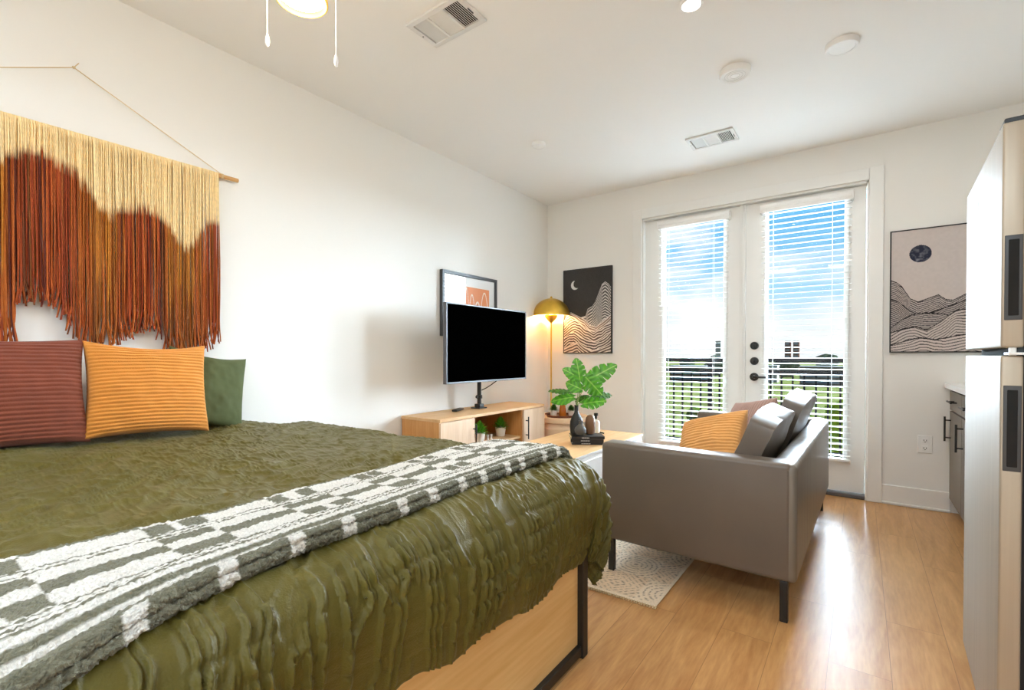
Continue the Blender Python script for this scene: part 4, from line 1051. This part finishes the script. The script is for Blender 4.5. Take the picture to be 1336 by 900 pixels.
# ================================================================== balcony and the view
bm = B(); box(bm, (-.4, WT, -.14), (4.4, 1.50, -.02)); struct('balcony_floor', bm, M['concrete'])
t = empty('balcony_railing', (2.0, 1.4, 0), 0, 'dark metal balcony railing outside the glass doors', 'railing')
bm = B(); box(bm, (-.4, 1.372, 1.022), (4.4, 1.428, 1.062), .006); obj('top_rail', bm, M['rail'], t)
bm = B(); box(bm, (-.4, 1.385, .895), (4.4, 1.415, .935), .004); obj('second_rail', bm, M['rail'], t)
bm = B(); box(bm, (-.4, 1.388, .06), (4.4, 1.412, .10), .004); obj('lower_rail', bm, M['rail'], t)
x = .735
while x < 3.2:
    bm = B(); post = abs(x-1.365) < .03 
    w = .020 if post else .0085
    box(bm, (x-w, 1.40-w, .0 if post else .08), (x+w, 1.40+w, 1.03 if post else .90)); obj('post' if post else 'baluster', bm, M['rail'], t); x += .105
GZ = -15.0
M['ground'] = mat('far_ground', rgb(78, 82, 46), 0.95, spec=0.0, noise=0.35, nscale=.06)
M['road'] = mat('asphalt', rgb(112, 108, 103), 0.95, spec=0.0, noise=0.1, nscale=.3)
bm = B(); box(bm, (-700, 6, GZ-.5), (900, 1400, GZ)); struct('ground', bm, M['ground'])
bm = B(); box(bm, (-60, 26, GZ), (40, 60, GZ+.05)); struct('parking_lot', bm, M['road'])
tm = [mat('tree_leaves_bright', rgb(92, 108, 22), 0.9, spec=0.0, noise=0.5, nscale=2.2, bump=1, bscale=5), mat('tree_leaves_mid', rgb(66, 80, 30), 0.9, spec=0.0, noise=0.45, nscale=1.6, bump=1, bscale=4), mat('tree_leaves_far', rgb(62, 72, 54), 0.95, spec=0.0, noise=0.4, nscale=.8)]
M['bark'] = mat('bark', rgb(92, 76, 60), 0.9, spec=0.0, noise=0.2)
def tree(x, y, h, r, m_, label, group, seed, leaves_=0):
    rg = random.Random(seed); t = empty('tree', (x, y, GZ), 0, label, 'tree', group)
    bm = B(); tube(bm, [(x, y, GZ), (x+.1*r, y, GZ+h*.75)], [r*.09, r*.04], 8); obj('trunk', bm, M['bark'], t, True)
    bm = B()
    nb = 9 if leaves_ else 5
    for k in range(nb):
        a = rg.uniform(0, 6.28); rad = r*rg.uniform(.45, .7); off = r*.55*(0 if k == 0 else 1)
        c_ = Vector((x+off*math.cos(a), y+off*math.sin(a), GZ+h-r*rg.uniform(.5, 1.3)))
        if k == 0: c_ = Vector((x, y, GZ+h-rad))
        q = bmesh.ops.create_icosphere(bm, subdivisions=4 if leaves_ else 2, radius=rad, matrix=Matrix.Translation(c_))
        for v in q['verts']:
            n_ = mnoise.noise(v.co*(2.6/r))*.24 + mnoise.noise(v.co*(8/r))*.14 + (mnoise.noise(v.co*(22/r))*.12 if leaves_ else 0)
            v.co = c_+(v.co-c_)*(1+n_)
    obj('crown', bm, m_, t, False)
for i, (x, y, top, r) in enumerate(((3.3, 10.5, .25, 1.9), (7.0, 12.5, .2, 2.1), (-.2, 17.5, -3.0, 2.2), (9.4, 19, .3, 2.4), (4.6, 17, -.9, 2.2))):
    tree(x, y, top-GZ, r, tm[0], 'bright green tree top close behind the balcony railing', 'trees just below the balcony', 100+i, 1)
for i in range(13):
    tree(-44+i*7.6+random.uniform(-.6, .6), 78+6*(i % 2), random.uniform(6, 9), random.uniform(2.2, 3.0), tm[1], 'mid-distance green tree seen through the blind slats', 'trees beyond the car park', 200+i)
for i in range(26):
    tree(-300+i*26, 400+26*(i % 2), random.uniform(12, 16.5), random.uniform(8, 9.5), tm[2], 'hazy green tree along the horizon', 'trees along the horizon', 300+i)
M['bwall'] = [mat('pale_building', rgb(134, 129, 122), 0.95, spec=0.0, noise=0.05), mat('tan_building', rgb(92, 80, 70), 0.95, spec=0.0, noise=0.05), mat('brick_building', rgb(90, 62, 52), 0.95, spec=0.0, noise=0.08)]
M['broof'] = mat('flat_roof', rgb(150, 148, 144), 0.9, spec=0.0, noise=0.05); M['bglass'] = mat('far_window', rgb(92, 104, 116), 0.3, noise=0.1)
def building(x, y, w, d_, h, mi_, label, group=None):
    t = empty('building', (x, y, GZ), 0, label, 'building', group)
    bm = B(); box(bm, (x-w/2, y-d_/2, GZ), (x+w/2, y+d_/2, GZ+h)); obj('wall', bm, M['bwall'][mi_], t)
    bm = B(); box(bm, (x-w/2-.3, y-d_/2-.3, GZ+h), (x+w/2+.3, y+d_/2+.3, GZ+h+.5)); obj('roof', bm, M['broof'], t)
    nfl = max(1, int(h/3.3))
    for fl in range(nfl):
        bm = B(); box(bm, (x-w/2+.6, y-d_/2-.08, GZ+1.1+fl*3.2), (x+w/2-.6, y-d_/2+.1, GZ+2.5+fl*3.2)); obj('window_band', bm, M['bglass'], t)
for i, (x, y, w, d_, h, k) in enumerate(((-32, 46, 10, 8, 4.2, 0), (-17, 50, 12, 8, 5.0, 1), (-4, 41, 9, 7, 3.8, 0), (-19, 37, 6, 5, 3.6, 2), (-12, 31, 7, 5, 3.5, 0), (3, 52, 12, 8, 5.2, 2), (16, 64, 16, 10, 6, 1), (-48, 60, 14, 8, 6.5, 0))):
    building(x, y, w, d_, h, k, 'low flat-roofed building below, seen between the railing bars', 'low buildings below the balcony')
for i, (px, h, w) in enumerate(((1028, 30, 6), (1039, 30, 6))):
    q = at(px, 462, 1, 560); building(q.x, q.y, 5, 8, h, 2, ('left' if i == 0 else 'right')+' one of the twin reddish towers on the horizon')
q = at(938, 462, 1, 520); building(q.x, q.y, 5, 8, 30, 0, 'lone grey tower on the horizon behind the left door')
for i in range(9):
    building(-150+i*34, 300+16*(i % 2), random.uniform(14, 24), 10, random.uniform(7, 12), i % 3, 'small far building near the horizon line', 'far buildings near the horizon')

# ================================================================== light
def area(name, loc, rot, sx, sy, power, color, parent=None):
    l = bpy.data.lights.new(name, 'AREA'); l.shape = 'RECTANGLE'; l.size = sx; l.size_y = sy; l.energy = power; l.color = color
    o = bpy.data.objects.new(name, l); COL.objects.link(o); o.location = loc; o.rotation_euler = rot; return o
def point(name, loc, power, color, r=.04):
    l = bpy.data.lights.new(name, 'POINT'); l.energy = power; l.color = color; l.shadow_soft_size = r
    o = bpy.data.objects.new(name, l); COL.objects.link(o); o.location = loc; return o
# fill panels added unseen behind the camera to brighten the room
for k, (x, y, sx, sy) in enumerate(((1.2, -5.9, 1.2, .6), (2.9, -5.9, 1.2, .6))):
    t = empty('added_fill_panel', (x, y, H), 0, 'flat white fill light panel added unseen behind the viewpoint', 'light', 'added fill panels behind the viewpoint')
    bm = B(); w = .02
    for a in ((x-sx/2-w, y-sy/2-w, x+sx/2+w, y-sy/2), (x-sx/2-w, y+sy/2, x+sx/2+w, y+sy/2+w), (x-sx/2-w, y-sy/2, x-sx/2, y+sy/2), (x+sx/2, y-sy/2, x+sx/2+w, y+sy/2)): box(bm, (a[0], a[1], H-.03), (a[2], a[3], H-.001), .002)
    obj('frame', bm, M['white'], t)
    area('fill_lamp', (x, y, H-.028), (0, 0, 0), sx, sy, 31, (.70, .85, 1))
sun = bpy.data.lights.new('daylight', 'SUN'); sun.energy = 75.0; sun.angle = math.radians(90); sun.color = (.70, .86, 1)
so = bpy.data.objects.new('daylight', sun); COL.objects.link(so)
so.rotation_euler = Vector((-.32, -1, .02)).to_track_quat('-Z', 'Y').to_euler()
point('lamp_light', (LX, LY, ZR+.050), 32.0, (1, .71, .33), .045)
point('fan_light', (FX, FY, H-.53), 9, (1, .86, .66), .09)
for (x, y, p_) in ((2.14, -2.179, 5), (2.698, -1.412, 5)):
    l = bpy.data.lights.new('downlight', 'AREA'); l.shape = 'DISK'; l.size = .08; l.energy = p_; l.color = (1, .97, .92)
    o = bpy.data.objects.new('downlight', l); COL.objects.link(o); o.location = (x, y, H-.03)
# ---------------------------------------------------------------- sky
w = bpy.data.worlds.new('sky'); SC.world = w; w.use_nodes = True; nt = w.node_tree; N = nt.nodes; L = nt.links
bg = N['Background']; tc = N.new('ShaderNodeTexCoord'); sx = N.new('ShaderNodeSeparateXYZ'); L.new(tc.outputs['Generated'], sx.inputs[0])
cr = N.new('ShaderNodeValToRGB'); e = cr.color_ramp.elements
e[0].position = 0.0; e[0].color = rgb(236, 243, 248); e[1].position = .25; e[1].color = rgb(92, 180, 234)
e2 = e.new(.055); e2.color = rgb(226, 239, 247); e3 = e.new(.12); e3.color = rgb(164, 216, 244); e4 = e.new(1.0); e4.color = rgb(60, 140, 210)
L.new(sx.outputs['Z'], cr.inputs[0])
mp = N.new('ShaderNodeMapping'); mp.inputs['Scale'].default_value = (1.0, 1.0, 2.6); mp.inputs['Location'].default_value = (.3, .1, .4); L.new(tc.outputs['Generated'], mp.inputs['Vector'])
nz = N.new('ShaderNodeTexNoise'); nz.inputs['Scale'].default_value = 4.2; nz.inputs['Detail'].default_value = 7; L.new(mp.outputs[0], nz.inputs['Vector'])
c2 = N.new('ShaderNodeValToRGB'); c2.color_ramp.elements[0].position = .52; c2.color_ramp.elements[1].position = .68; L.new(nz.outputs[0], c2.inputs[0])
mx = N.new('ShaderNodeMix'); mx.data_type = 'RGBA'; L.new(c2.outputs[0], mx.inputs[0]); L.new(cr.outputs[0], mx.inputs[6]); mx.inputs[7].default_value = (1.0, 1.0, 1.0, 1)
L.new(mx.outputs[2], bg.inputs['Color']); bg.inputs['Strength'].default_value = 0.64
# ---------------------------------------------------------------- colour management
vs_ = SC.view_settings; SC.display_settings.display_device = 'sRGB'
vs_.view_transform = 'Standard'; vs_.look = 'None'; vs_.gamma = 1.0; vs_.use_curve_mapping = False; vs_.exposure = 0.75
SC.cycles.use_denoising = True
SC.cycles.max_bounces = 10; SC.cycles.diffuse_bounces = 6; SC.cycles.transparent_max_bounces = 24
